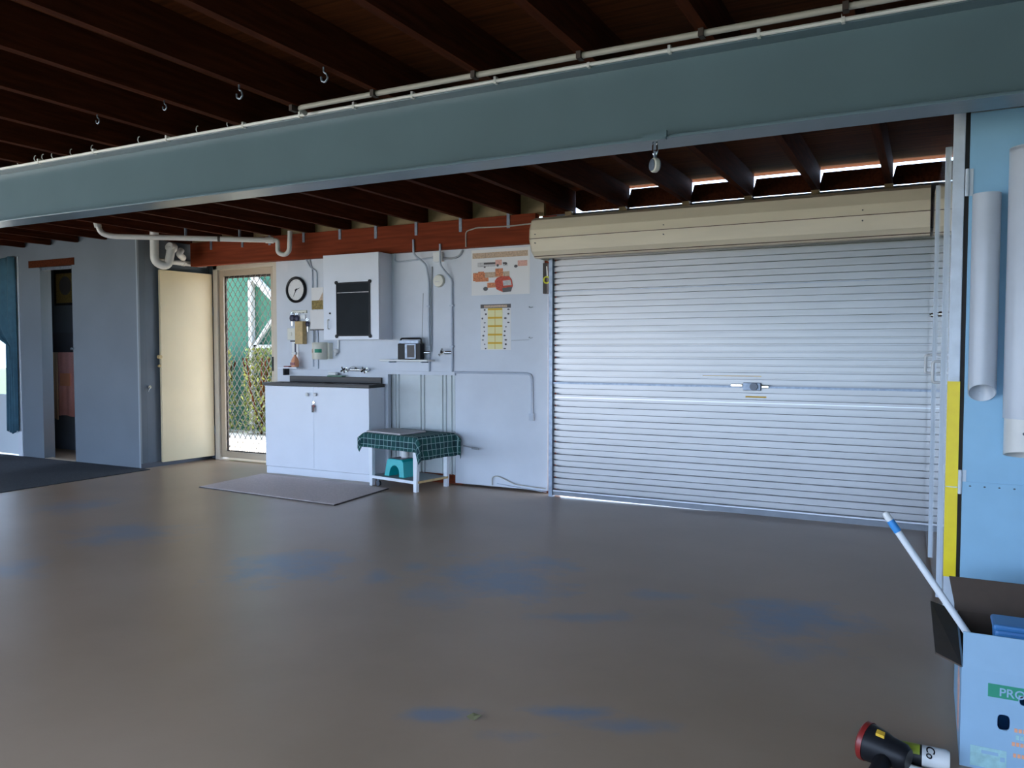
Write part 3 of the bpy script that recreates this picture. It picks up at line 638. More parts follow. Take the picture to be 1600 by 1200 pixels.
obj('body', lathe(BM(), [(0, 0), (.036, 0), (.040, .01), (.040, .065), (.030, .09), (.013, .115), (.012, .13), (0, .13)], (-5.955, 6.45, 1.117), (0, 0, 1)), 'orange', t, smooth=True)
b = BM(); bx(b, -5.975, -5.935, 6.436, 6.464, 1.247, 1.275); bx(b, -6.0, -5.975, 6.443, 6.457, 1.256, 1.272); obj('trigger_head', b, 'white', t, bevel=.004)
b = BM(); bx(b, -5.985, -5.925, 6.4085, 6.4125, 1.135, 1.165); obj('label_patch', b, 'red', t)
o = obj('sponge', bx(BM(), -6.09, -6.02, 6.42, 6.47, 1.116, 1.128), 'red', bevel=.003); tag(o, 'flat red pad lying on the tiny shelf', 'pad')
t = thing('picture_calendar', (-5.69, 6.50, 1.72), 'small calendar with a brown landscape photo left of the wall cupboard', 'calendar')
CY_ = WY-.022
obj('sheet', bx(BM(), -5.76, -5.60, CY_-.003, CY_, 1.72, 1.95), 'paper', t)
obj('print', bx(BM(), -5.755, -5.605, CY_-.0045, CY_-.0025, 1.722, 1.815), 'print_olive', t)
b = BM(); prism(b, [(-5.69, 1.815), (-5.655, 1.82), (-5.605, 1.90), (-5.605, 1.815)], 'y', CY_-.0045, CY_-.0025); obj('print', b, 'print_tan', t)
obj('hanger', bx(BM(), -5.72, -5.70, CY_, WY, 1.92, 1.94), 'greycable', t)
t = thing('notepad', (-5.69, 6.50, 1.5), 'plain white notepad under the small calendar', 'notepad')
obj('pages', bx(BM(), -5.775, -5.59, CY_-.008, CY_, 1.515, 1.715), 'paper', t); obj('backing', bx(BM(), -5.682, -5.60, CY_, WY, 1.53, 1.70), 'paper', t); obj('edge_strip', bx(BM(), -5.78, -5.585, CY_-.010, CY_-.001, 1.503, 1.514), 'print_dark', t)
t = thing('wall_dispenser', (-5.6, WY, 1.2), 'round white dispenser with green label below the wall cupboard', 'dispenser')
b = BM(); lathe(b, [(0, 0), (.075, 0), (.082, .01), (.082, .165), (.075, .175), (0, .175)], (-5.60, WY-.083, 1.20), (0, 0, 1)); obj('drum', b, 'ivory', t, smooth=True)
b = BM(); lathe(b, [(.0825, .07), (.0832, .07), (.0832, .108), (.0825, .108)], (-5.60, WY-.083, 1.20), (0, 0, 1), 48)
bmesh.ops.delete(b, geom=[f for f in b.faces if not (-5.605 < f.calc_center_median().x < -5.535 and f.calc_center_median().y < WY-.083)], context='FACES'); obj('label_patch', b, 'green', t)
b = BM(); lathe(b, [(.0825, .07), (.0832, .07), (.0832, .108), (.0825, .108)], (-5.60, WY-.083, 1.20), (0, 0, 1), 48)
bmesh.ops.delete(b, geom=[f for f in b.faces if not (-5.66 < f.calc_center_median().x < -5.625 and f.calc_center_median().y < WY-.083)], context='FACES'); obj('label_patch', b, 'print_tan', t)
obj('back_plate', bx(BM(), -5.53, -5.50, WY-.06, WY, 1.205, 1.37), 'ivory', t, bevel=.003)
b = BM(); lathe(b, [(0, 0), (.012, .004), (.014, .03), (.03, .05), (.02, .075), (0, .08)], (-5.455, WY-.029, 1.235), (.2, 0, .5), 16); o = obj('dish_brush', b, 'white', smooth=True)
bm = BM(); bm.from_mesh(o.data); bx(bm, .012, .026, .012, .024, .05, .20); bm.to_mesh(o.data); bm.free()
tag(o, 'white dish brush hanging right of the white dispenser', 'brush')

# pipes and cables running up the wall
def run(name, pts, r, m_, lab, cat, rad=.03):
    return tag(obj(name, tube(BM(), pts, r, 8, rad), m_, smooth=True), lab, cat)
run('wall_cable', [(-5.80, WY-.008, 2.30), (-5.79, WY-.008, 2.22), (-5.76, WY-.008, 2.14), (-5.76, WY-.008, 1.12)], .008, 'copper', 'pale cable duct dropping from the bearer right of the clock', 'cable')
run('wall_cable', [(-5.87, WY-.008, 2.29), (-5.79, WY-.010, 2.17), (-5.70, WY-.008, 2.12), (-5.695, WY-.008, 1.10)], .008, 'copper', 'pale cable running down behind the notepad', 'cable')
run('power_cord', [(-5.735, WY-.012, 1.50), (-5.735, WY-.012, 1.32), (-5.73, WY-.012, 1.22), (-5.71, WY-.014, 1.20), (-5.69, WY-.012, 1.26)], .006, 'greycable', 'dark looped cord between the spray bottle and the white dispenser', 'cord')
def copper(X, lab, top):
    t = thing('water_pipe', (X, WY, 1.09), lab, 'pipe')
    obj('pipe', tube(BM(), top+[(X, WY-.015, 1.95), (X, WY-.015, 1.09)], .010, 8, .04), 'copper', t, smooth=True)
    for z in (1.72, 1.33): obj('saddle', bx(BM(), X-.02, X+.02, WY-.026, WY, z-.008, z+.008), 'copper', t)
    return t
copper(-4.295, 'painted water pipe rising from the left wall tap', [(-4.42, 6.426, 2.36), (-4.418, 6.426, 2.22), (-4.31, WY-.035, 2.12)])
copper(-4.035, 'painted water pipe rising from the right wall tap', [(-4.115, 6.426, 2.30), (-4.115, 6.426, 2.1), (-4.045, WY-.018, 1.98)])
run('wall_cable', [(-4.26, WY-.012, 2.10), (-4.27, WY-.012, 1.9), (-4.27, WY-.012, 1.28)], .006, 'greycable', 'dark cord beside the left water pipe', 'cord')
for X, lab in ((-4.345, 'chrome wall tap on the left water pipe'), (-4.10, 'chrome wall tap on the right water pipe')):
    t = thing('wall_tap', (X, WY-.03, 1.24), lab, 'tap')
    b = BM(); cyl(b, (X+.06, WY-.015, 1.272), (X-.01, WY-.04, 1.272), .016); cyl(b, (X-.01, WY-.04, 1.272), (X-.03, WY-.09, 1.25), .013); obj('tap_body', b, 'chrome', t, smooth=True)
    b = BM(); lathe(b, [(0, 0), (.008, 0), (.010, .02), (.026, .024), (.026, .036), (0, .04)], (X-.0, WY-.045, 1.278), (-.5, -.8, .35), 12); obj('handle', b, 'chrome', t, smooth=True)
t = thing('junction_box', (-4.18, WY, 2.14), 'white junction box under the bearer above the smoke alarm', 'junction box')
obj('case', bx(BM(), -4.228, -4.13, WY-.045, WY+.003, 2.142, 2.232), 'white', t, bevel=.004)
obj('gland', cyl(BM(), (-4.228, WY-.02, 2.19), (-4.25, WY-.02, 2.19), .012), 'pvcgrey', t, smooth=True)
run('conduit', [(-4.70, WY-.01, 2.25), (-4.70, WY-.01, 2.175), (-4.65, WY-.01, 2.165), (-4.24, WY-.014, 2.185)], .009, 'copper', 'painted conduit from the wall cupboard to the junction box', 'conduit')
run('cable', [(-4.13, WY-.015, 2.17), (-4.03, WY-.012, 2.165), (-3.95, WY-.012, 2.185), (-3.915, WY-.012, 2.238)], .010, 'greycable', 'dark cable curving right from the junction box', 'cable')
run('cable', [(-3.835, 6.434, 2.256), (-3.835, 6.434, 2.30), (-3.835, 6.434, 2.40), (-3.72, 6.434, 2.425), (-3.4, 6.434, 2.415), (-3.05, 6.434, 2.425)], .006, 'cable', 'pale cable along the red brown bearer above the truck poster', 'cable')
b = BM(); p = PY(687, 439, WY); lathe(b, [(0, 0), (.06, 0), (.062, .012), (.055, .03), (.025, .034), (0, .034)], (p.x, WY, p.z), (0, -1, 0)); 
t = thing('smoke_alarm', (p.x, WY, p.z-.06), 'round white alarm disc on the wall below the junction box', 'alarm'); obj('cover', b, 'ivory', t, smooth=True)
obj('vent', bx(BM(), p.x-.03, p.x+.015, WY-.036, WY-.033, p.z-.012, p.z-.006), 'print_grey', t)

# bracket shelf with radio
q0, q1 = PY(588, 562, 6.42), PY(658, 562, 6.42)
t = thing('wall_shelf', (-4.6, 6.45, 1.18), 'white bracket shelf carrying the small radio', 'shelf')
SX0, SX1, SZ = -4.80, -4.24, 1.205
obj('board', bx(BM(), SX0, SX1, 6.38, WY, SZ-.018, SZ), 'white', t, bevel=.004)
for X in (SX0+.1, SX1-.08): obj('bracket', bx(BM(), X-.006, X+.006, 6.40, WY, SZ-.032, SZ-.018), 'galv', t)
t = thing('radio', (-4.49, 6.45, SZ), 'black portable radio with carry handle on the white shelf', 'radio')
RX0, RX1 = -4.60, -4.335
obj('body', bx(BM(), RX0, RX1, 6.41, 6.48, SZ, SZ+.155), 'black', t, bevel=.005)
obj('dial_panel', bx(BM(), RX0+.09, RX1-.05, 6.405, 6.411, SZ+.008, SZ+.15), 'galv', t)
obj('display', bx(BM(), RX0+.115, RX1-.065, 6.402, 6.406, SZ+.02, SZ+.14), 'print_dark', t)
b = BM(); bx(b, RX0+.02, RX1-.02, 6.407, 6.411, SZ+.157, SZ+.185); obj('top_band', b, 'galv', t)
b = BM(); tube(b, [(RX0+.01, 6.44, SZ+.15), (RX0+.02, 6.44, SZ+.205), (RX1-.01, 6.44, SZ+.205), (RX1-.005, 6.44, SZ+.15)], .008, 8, .015); obj('handle', b, 'black', t, smooth=True)
b = BM(); tube(b, [(RX1-.012, 6.46, SZ+.15), (-4.338, 6.47, SZ+.64)], .003, 6); obj('antenna', b, 'greycable', t)

# posters
def flat(name, polys, m_, par, y, th=.0012):
    for i, q in enumerate(polys): obj(name, prism(BM(), q, 'y', y-th-.00022*i, y), m_, par)
def rect(x0, z0, x1, z1): return [(x0, z0), (x1, z0), (x1, z1), (x0, z1)]
def ell(cx, cz, rx, rz, n=16): return [(cx+rx*math.cos(2*math.pi*i/n), cz+rz*math.sin(2*math.pi*i/n)) for i in range(n)]
t = thing('truck_poster', (-3.52, WY, 1.805), 'white poster with red trucks under the bearer beside the shutter', 'poster')
x0, x1, z0, z1 = -3.825, -3.215, 1.808, 2.232
YP = WY+.0002
flat('sheet', [rect(x0, z0, x1, z1)], 'paper', t, YP)
P_ = lambda u, v: (x0+(x1-x0)*u, z1-(z1-z0)*v)
def pr(u0, v0, u1, v1): a, c = P_(u0, v1), P_(u1, v0); return rect(a[0], a[1], c[0], c[1])
def pe(u, v, ru, rv): c = P_(u, v); return ell(c[0], c[1], ru*(x1-x0), rv*(z1-z0))
flat('print', [pr(.02, .07, .97, .19)], 'print_tan', t, YP-.0014)
flat('print', [pr(.11, .28, .42, .38), pr(.55, .32, .63, .38)], 'print_grey', t, YP-.0014)
flat('print', [pr(.42, .24, .53, .36), pr(.80, .28, .96, .40)], 'print_pink', t, YP-.0014)
flat('print', [pr(.22, .29, .42, .33), pe(.46, .36, .02, .03), pe(.60, .33, .02, .03), pe(.77, .40, .03, .03), pe(.25, .86, .04, .045), pr(.22, .37, .25, .40), pr(.55, .30, .60, .34)], 'print_dark', t, YP-.0028)
flat('print', [pr(.03, .50, .66, .62)], 'print_tan', t, YP-.0014)
flat('print', [pr(.03, .51, .24, .68), pr(.12, .48, .22, .66), pr(.42, .43, .55, .60), pr(.28, .73, .44, .84), pr(.07, .62, .30, .70)], 'print_orange', t, YP-.0028)
a = [P_(*q) for q in ((.41, .70), (.45, .63), (.52, .60), (.66, .61), (.70, .68), (.72, .82), (.68, .94), (.54, .94), (.44, .88))]
flat('print', [a], 'print_red', t, YP-.004)
flat('print', [[P_(*q) for q in ((.55, .70), (.68, .69), (.70, .80), (.56, .81))]], 'print_grey', t, YP-.0052)
flat('print', [[P_(*q) for q in ((.54, .86), (.71, .84), (.69, .94), (.55, .95))]], 'print_dark', t, YP-.0052)
t = thing('wall_chart', (-3.57, WY, 1.28), 'yellow and white instruction chart under the truck poster', 'chart')
x0, x1, z0, z1 = -3.728, -3.408, 1.298, 1.722
flat('sheet', [rect(x0, z0, x1, z1)], 'paper', t, YP)
flat('header_bar', [pr(.0, .0, 1, .085)], 'print_dark', t, YP-.0014)
flat('print', [pr(.12, .02, .88, .07)], 'print_tan', t, YP-.0028)
flat('print', [pr(.24, .085, .73, .98)], 'print_yellow', t, YP-.0014)
flat('print', [pr(.25, .09+.185*k, .72, .13+.185*k) for k in range(5)], 'print_gold', t, YP-.0028)
random.seed(5)
flat('print', [pe(.06+.13*random.random(), .12+.85*k/9, .02+.015*random.random(), .012+.01*random.random()) for k in range(10)]+[pe(.80+.13*random.random(), .12+.85*k/9, .02+.02*random.random(), .012+.012*random.random()) for k in range(10)], 'print_dark', t, YP-.0028)
flat('print', [pr(.478, .09, .49, .98)], 'print_gold', t, YP-.0035)
for z, lab in ((1.69, 'small wire hook on the wall right of the chart top'), (1.415, 'small wire hook on the wall right of the chart bottom')):
    o = obj('wire_hook', tube(BM(), [(-3.215, WY, z), (-3.215, WY-.02, z-.005), (-3.19, WY-.03, z-.012), (-3.17, WY-.03, z-.005)], .003, 6), 'greycable', smooth=True); tag(o, lab, 'hook')
run('wire', [(-3.40, WY-.0015, 1.385), (-3.22, WY-.0015, 1.39)], .002, 'greycable', 'thin wire running right from the instruction chart', 'wire')
run('conduit', [(-4.01, WY-.012, 1.085), (-3.26, WY-.012, 1.085), (-3.195, WY-.012, 1.075), (-3.185, WY-.012, 1.0), (-3.185, WY-.012, .70)], .011, 'copper', 'painted conduit along the wall bending down right of the ribbed sheeting', 'conduit', .05)
o = obj('outlet', bx(BM(), -3.21, -3.165, WY-.03, WY, .655, .72), 'copper', bevel=.004); tag(o, 'small outlet fitting at the end of the bent conduit', 'outlet')
o = obj('metal_rod', tube(BM(), [(-4.0, WY-.06, .40), (-3.72, WY-.06, .375)], .006, 8), 'greycable', smooth=True); bm = BM(); bm.from_mesh(o.data); cyl(bm, (.07, 0, .006), (.14, 0, -.0), .010); bm.to_mesh(o.data); bm.free()
tag(o, 'thin metal rod poking out beside the check cloth table', 'rod')
run('cable', [(-3.60, WY-.01, .03), (-3.60, WY-.012, .11), (-3.54, WY-.02, .125), (-3.35, WY-.03, .06), (-3.04, WY-.03, .045)], .005, 'cable', 'pale cable looping along the foot of the wall to the shutter', 'cable', .03)
run('cable', [(-3.55, WY-.012, .05), (-3.3, WY-.012, .03), (-3.04, WY-.012, .012)], .004, 'copper', 'thin cable on the floor below the looping cable', 'cable', .03)

# ------------------------------------------------------------------ mat, table with cloth, stool
mp_ = [(-6.08, 5.275), (-4.36, 5.165), (-4.44, 6.035), (-6.14, 6.145)]; mc = (sum(p[0] for p in mp_)/4, sum(p[1] for p in mp_)/4)
t = thing('floor_mat', (mc[0], mc[1], 0), 'grey mat on the floor in front of the laundry cabinet', 'mat')
obj('dark_base', prism(BM(), mp_, 'z', 0, .0085), 'seal', t)  # dark base layer, slightly wider than the pile
obj('pile', prism(BM(), [(mc[0]+(x-mc[0])*.988, mc[1]+(y-mc[1])*.975) for x, y in mp_], 'z', .0085, .0115), 'mat', t)
TC = Vector((-4.375, 6.27, 0)); TA = R(-11); ux, uy = Vector((math.cos(TA), math.sin(TA), 0)), Vector((-math.sin(TA), math.cos(TA), 0))
W2, D2 = .305, .20      # half spans between leg centres
def T(u, v, z): return TC+ux*u+uy*v+Vector((0, 0, z))
TZ = .505
t = thing('side_table', TC, 'low white table with a green check cloth beside the laundry cabinet', 'table')
def leg(u, v, su):
    b = BM(); w0, w1, d = .019, .030, .018
    pts = [T(u-w0+su*.008, v-d, 0), T(u+w0+su*.008, v-d, 0), T(u+w0+su*.008, v+d, 0), T(u-w0+su*.008, v+d, 0), T(u-w1, v-d, TZ-.02), T(u+w1, v-d, TZ-.02), T(u+w1, v+d, TZ-.02), T(u-w1, v+d, TZ-.02)]
    hexa(b, pts); return b
for u in (-W2, W2):
    for v in (-D2, D2): obj('leg', leg(u, v, 1 if u < 0 else -1), 'tpaint', t, bevel=.002)
def slab(u0, u1, v0, v1, z0, z1):
    return hexa(BM(), [T(u0, v0, z0), T(u1, v0, z0), T(u1, v1, z0), T(u0, v1, z0), T(u0, v0, z1), T(u1, v0, z1), T(u1, v1, z1), T(u0, v1, z1)])
obj('tabletop', slab(-W2-.05, W2+.05, -D2-.045, D2+.045, TZ-.02, TZ), 'tpaint', t)
sh = obj('lower_shelf', slab(-W2-.01, W2+.01, -D2-.01, D2+.01, .085, .10), 'shelfboard', t)
obj('rail', slab(-W2, W2, -D2-.019, -D2-.010, .075, .102), 'tpaint', t); obj('rail', slab(W2+.010, W2+.018, -D2, D2, .08, .10), 'wood', t)
b = BM(); p = T(-W2+.075, -D2+.02, .026); cyl(b, p-uy*.011, p+uy*.011, .026); o_ = obj('castor', b, 'darksteel', t, smooth=True)
b = BM(); cyl(b, p, p+Vector((0, 0, .06)), .008); obj('castor_stem', b, 'galv', o_)
# cloth: flat top, hanging sides with folds at the corners
def cloth():
    b = BM(); uvl = b.loops.layers.uv.new('UVMap'); hu, hv, drop, n = W2+.052, D2+.047, .135, 60
    EU, EV = hu+drop, hv+drop; grid = []; xtra = .075
    for j in range(n+1):
        row = []
        for i in range(n+1):
            s_, q_ = -EU+(2*EU+xtra)*i/n, -EV+2*EV*j/n
            du, dv = max(0, abs(s_)-hu), max(0, abs(q_)-hv)
            cu, cv = max(-hu, min(hu, s_)), max(-hv, min(hv, q_))
            z = TZ+.004; ou = ov = 0
            rip = .006*math.sin(s_*30+q_*17)+.004*math.sin(q_*41)
            if du and dv:
                d = math.hypot(du, dv); an = math.atan2(dv, du)
                k = .045+.02*math.sin(an*4); ou, ov = math.cos(an)*k*min(1, d/.05), math.sin(an)*k*min(1, d/.05); z -= d*.97
            elif du: ou = .008+.012*(du/drop)+rip*(du/drop); z -= du
            elif dv: ov = .008+.012*(dv/drop)+rip*(dv/drop); z -= dv
            row.append((b.verts.new(T(cu+math.copysign(ou, s_), cv+math.copysign(ov, q_), z)), s_, q_))
        grid.append(row)
    for j in range(n):
        for i in range(n):
            c = (grid[j][i], grid[j][i+1], grid[j+1][i+1], grid[j+1][i]); f = b.faces.new([x_[0] for x_ in c])
            for lp, x_ in zip(f.loops, c): lp[uvl].uv = (x_[1]+5.02, x_[2]+5.03)
    return b
o = obj('tablecloth', cloth(), 'tartan', smooth=True); tag(o, 'dark green checked cloth draped over the low white table', 'tablecloth')
md = o.modifiers.new('thickness', 'SOLIDIFY'); md.thickness = .003; md.offset = 1
o = obj('board', slab(-.335, .13, -.235, .10, TZ+.009, TZ+.024), 'tile', bevel=.003); tag(o, 'flat grey board lying on the green checked cloth', 'board')
# step stool on the lower shelf
sc = T(-.05, -.05, .10); 
t = thing('step_stool', sc, 'teal plastic step stool on the lower shelf of the white table', 'stool')
b = BM(); a0, a1, hgt, r = .135, .110, .165, .066
out = [(-a0, 0)]
out += [(-r, 0)]+[(-r*math.cos(k*math.pi/16), .022+.082*math.sin(k*math.pi/16)) for k in range(0, 17)]+[(r, 0), (a0, 0), (a1, hgt-.02), (a1-.02, hgt), (-a1+.02, hgt), (-a1, hgt-.02)]
A_ = [b.verts.new(T(-.05+u, -.05-.10+.015*(z/hgt), .101+z)) for u, z in out]; B_ = [b.verts.new(T(-.05+u, -.05+.10-.015*(z/hgt), .101+z)) for u, z in out]
b.faces.new(A_); b.faces.new(B_[::-1])
for i in range(len(out)): b.faces.new((A_[i], B_[i], B_[(i+1) % len(out)], A_[(i+1) % len(out)]))
obj('body', b, 'teal', t, bevel=.005)
obj('grip_pad', slab(-.05-.08, -.05+.08, -.05-.07, -.05+.07, .2665, .270), 'darksteel', t)
b = BM(); lathe(b, [(0, 0), (.036, 0), (.040, .01), (.040, .085), (.034, .095), (.036, .12), (0, .12)], T(-.055, .0, .270), (0, 0, 1)); o = obj('jar', b, 'white', smooth=True); tag(o, 'white jar standing on the teal step stool', 'jar')

# ------------------------------------------------------------------ roller shutter
RX0, RX1, RY = -2.93, .62, 6.42
t = SHUT = thing('roller_shutter', (-1.4, RY, 0), 'closed silver ribbed roller shutter filling the back opening', 'roller door')
prof = []; z = .055; k = 0
zs = []
while z < 2.14:
    dp = .050 if k % 2 == 0 else .034
    gw = .0155 if k % 2 == 0 else .0115
    prof += [(RY, z), (RY+dp, z+.0015), (RY+dp, z+gw), (RY, z+gw+.002)]
    z += .0531; k += 1
prof = [(RY, .02)]+prof+[(RY, 2.16)]
b = BM()
L0 = [b.verts.new((RX0, y, z_)) for y, z_ in prof]; L1 = [b.verts.new((RX1, y, z_)) for y, z_ in prof]
for i in range(len(prof)-1): b.faces.new((L0[i], L1[i], L1[i+1], L0[i+1]))
o = obj('curtain', b, 'roller', t)
md = o.modifiers.new('thickness', 'SOLIDIFY'); md.thickness = .002; md.offset = 1
for zc in (.882, 1.808):
    b = BM(); bx(b, RX0+.005, RX1-.005, RY-.0012, RY+.001, zc-.002, zc+.002); obj('slat_joint', b, 'rail' if zc < 1 else 'galv', t)
# bottom rail: tilted a little, light shows under its left end
b = BM()
def rail_y(z0l, z0r, z1l, z1r, y0, y1): hexa(b, [(RX0, y0, z0l), (RX1, y0, z0r), (RX1, y1, z0r), (RX0, y1, z0l), (RX0, y0, z1l), (RX1, y0, z1r), (RX1, y1, z1r), (RX0, y1, z1l)])
rail_y(.012, -.012, .046, .042, RY-.012, RY+.012); obj('bottom_rail', b, 'railgrey', t, bevel=.002)
b = BM(); rail_y(.046, .042, .060, .058, RY-.018, RY+.01); obj('bottom_rail_lip', b, 'rail', t, bevel=.003)
b = BM(); bx(b, RX0-.0, RX1, RY-.016, RY-.004, 1.000, 1.016); obj('lock_bar', b, 'galv', t)
lk = PY(1176, 604, RY-.03)
b = BM(); bx(b, lk.x-.075, lk.x+.06, RY-.03, RY-.004, lk.z-.032, lk.z+.030); l = obj('lock_case', b, 'galv', t, bevel=.004)
b = BM(); cyl(b, (lk.x+.01, RY-.028, lk.z), (lk.x+.01, RY-.05, lk.z), .030); obj('lock_knob', b, 'darksteel', l, smooth=True)
b = BM(); bx(b, lk.x-.17, lk.x-.08, RY-.026, RY-.012, lk.z-.004, lk.z+.018); bx(b, lk.x+.065, lk.x+.12, RY-.026, RY-.012, lk.z-.012, lk.z+.010); obj('lock_handle', b, 'chrome', l, bevel=.004)
obj('sticker', bx(BM(), lk.x-.06, lk.x+.10, RY-.0022, RY-.0005, .925, .936), 'print_gold', t, label='yellow sticker')
obj('sticker', bx(BM(), lk.x-.40, lk.x+.06, RY-.0022, RY-.0005, 1.090, 1.0945), 'print_gold', t, label='thin yellow sticker')
b = BM(); bx(b, RX0-.035, RX0+.0, RY-.03, RY+.03, 0, 2.10); obj('guide_track', b, 'galv', t)
# pelmet
PP = [(6.50, 2.418), (6.16, 2.418), (6.085, 2.385), (6.045, 2.30), (6.04, 2.225), (6.085, 2.125), (6.15, 2.078), (6.22, 2.078), (6.22, 2.085), (6.155, 2.085), (6.09, 2.13), (6.047, 2.228), (6.052, 2.297), (6.09, 2.38), (6.165, 2.411), (6.50, 2.411)]
t = thing('shutter_pelmet', (-1.4, 6.2, 2.078), 'cream folded metal pelmet covering the rolled shutter drum', 'pelmet')
b = BM(); n = len(PP); A_ = [b.verts.new((-2.985, y, z_)) for y, z_ in PP]; B_ = [b.verts.new((-.005, y, z_)) for y, z_ in PP]
for i in range(n): b.faces.new((A_[i], A_[(i+1) % n], B_[(i+1) % n], B_[i]))
b.faces.new([A_[i] for i in range(n)]); b.faces.new([B_[i] for i in range(n)][::-1]); obj('cover', b, 'pelmet', t)
b = BM(); prism(b, PP[:7]+[(6.50, 2.078)], 'x', -2.983, -2.975); obj('end_cap', b, 'pelmet', t)
obj('seam', bx(BM(), -2.983, -.005, 6.0375, 6.042, 2.2245, 2.2295), 'seam', t); 
b = BM(); prism(b, [(6.132, 2.0865), (6.128, 2.0905), (6.131, 2.0935), (6.136, 2.0895)], 'x', -2.98, -.005); obj('seam', b, 'seam', t)
for X in (-2.93, -1.83, -.42):
    for z_ in (2.262, 2.19): obj('rivet', cyl(BM(), (X, 6.048, z_), (X, 6.036, z_), .005, seg=8), 'print_dark', t)
obj('drum', cyl(BM(), (-2.9, 6.30, 2.255), (-.008, 6.30, 2.255), .10, seg=24), 'darksteel', SHUT, smooth=True)
# control cord at the left of the shutter
t = SHUT
o = obj('cord_bracket', bx(BM(), -3.06, -3.02, 6.47, 6.542, 1.80, 2.07), 'seal', t, label='dark bracket left of the shutter')
obj('cord_ring', tube(BM(), [(-3.02+.028*math.cos(q), 6.462, 1.92+.028*math.sin(q)) for q in [k*math.pi/8 for k in range(17)]], .007, 8), 'rope', o, smooth=True)
obj('cord', tube(BM(), [(-3.02, 6.464, 2.04), (-3.015, 6.464, 1.95)], .004, 6), 'white', o)

# ------------------------------------------------------------------ tall cupboards along the right, post, hinged panel
def cupboard(yn, yf, xn, xf, top, lab, hz, ew):
    t = thing('tall_cupboard', (xn+.3, (yn+yf)/2, 0), lab, 'cupboard', None)
    obj('carcass', bx(BM(), max(xn, xf)+.03, 1.2, yn+.004, yf, 0, top), 'cab', t)
    def leaf(y0, y1, o0, o1, z0, z1):
        X = lambda y: xn+(xf-xn)*(y-yn)/(yf-yn)
        return hexa(BM(), [(X(y0)+o0, y0, z0), (X(y0)+o1, y0, z0), (X(y1)+o1, y1, z0), (X(y1)+o0, y1, z0), (X(y0)+o0, y0, z1), (X(y0)+o1, y0, z1), (X(y1)+o1, y1, z1), (X(y1)+o0, y1, z1)])
    obj('door', leaf(yn+.012, yf-.003, .001, .018, .03, top-.003), 'door_gloss', t)
    obj('door_edge', leaf(yn-.002, yn+.0115, 0, ew, .03, top), 'edge', t, bevel=.002)
    if hz:
        b = BM(); tube(b, [(xn+.004, yn+.06, hz-.055), (xn-.036, yn+.05, hz-.055), (xn-.036, yn+.05, hz+.055), (xn+.004, yn+.06, hz+.055)], .0075, 10, .018); obj('handle', b, 'white', t, smooth=True)
        b = BM(); cyl(b, (xn+.004, yn+.10, hz+.30), (xn-.012, yn+.10, hz+.30), .014); cyl(b, (xn-.012, yn+.10, hz+.30), (xn-.02, yn+.10, hz+.30), .008); obj('lock', b, 'chrome', t, smooth=True)
    return t
cupboard(5.47, 6.36, .022, -.002, 2.285, 'tall glossy cupboard next to the roller shutter', 1.213, .019)
cupboard(4.60, 5.45, .058, .034, 2.315, 'tall glossy cupboard in the middle of three on the right', 1.185, .019)
cupboard(3.86, 4.58, .082, .072, 2.33, 'tall glossy cupboard directly behind the yellow banded post', None, .012)
PYY = 3.80
t = thing('post', (.097, PYY, 0), 'pale steel post with yellow safety band beside the hinged panel', 'post')
obj('shaft', bx(BM(), .076, .119, PYY, PYY+.045, 0, 2.51), 'post', t, bevel=.003)
b = BM(); bx(b, .0745, .1205, PYY-.0015, PYY+.0465, .345, .724); bx(b, .0745, .1205, PYY-.0015, PYY+.0465, .728, 1.168); obj('safety_band', b, 'yellow', t)
t = thing('hinged_panel', (.7, PYY, .03), 'pale blue hinged panel right of the steel post', 'door')
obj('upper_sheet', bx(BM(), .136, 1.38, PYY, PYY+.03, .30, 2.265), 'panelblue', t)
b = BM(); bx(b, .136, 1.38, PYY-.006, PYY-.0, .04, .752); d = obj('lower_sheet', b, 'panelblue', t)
for k in range(7): obj('rivet', ball(BM(), (.165+.052*k, PYY-.006, .735), .0036, 1.2, .6, .8, 8, 6), 'darksteel', d)
for z0, z1 in ((1.93, 2.04), (.70, .80)):
    b = BM(); bx(b, .121, .150, PYY-.004, PYY-.001, z0, z1); cyl(b, (.129, PYY-.006, z0), (.129, PYY-.006, z1), .007); obj('hinge', b, 'post', t)
struct('trim_11', bx(BM(), .12, .137, PYY+.035, PYY+.07, 0, 2.50), 'seal')
struct('trim_12', bx(BM(), .86, 1.5, PYY+.04, PYY+.1, 0, 2.5), 'seal')
r = .0505; cx = .1965; yb = PYY-.054
o = obj('pvc_tube', hollow(BM(), (cx, yb, 1.125), (cx, yb, 1.925), r, .004, 40, -.036), 'pvcgrey', smooth=True)
bm = BM(); bm.from_mesh(o.data); cyl(bm, (-.005, .044, .035), (-.005, .036, .035), .006, seg=10); bm.to_mesh(o.data); bm.free()
tag(o, 'short grey tube open at both ends fixed on the blue panel', 'tube')
t = thing('pvc_tube', (.35, PYY-.09, .89), 'wider grey tube with cut end at the right edge of the blue panel', 'tube')
obj('pipe', hollow(BM(), (.352, PYY-.09, 1.03), (.352, PYY-.09, 2.08), .085, .004, 40), 'pvcgrey', t, smooth=True)
obj('socket', hollow(BM(), (.352, PYY-.09, .885), (.352, PYY-.09, 1.045), .080, .004, 40, -.02), 'pvc', t, smooth=True, label='paler lower socket')
obj('cap', cyl(BM(), (.352, PYY-.09, 2.07), (.352, PYY-.09, 2.085), .085, seg=40), 'pvcgrey', t)
b = BM(); cyl(b, (.335, PYY-.172, .975), (.335, PYY-.163, .975), .006, seg=10); obj('screw', b, 'darksteel', t)

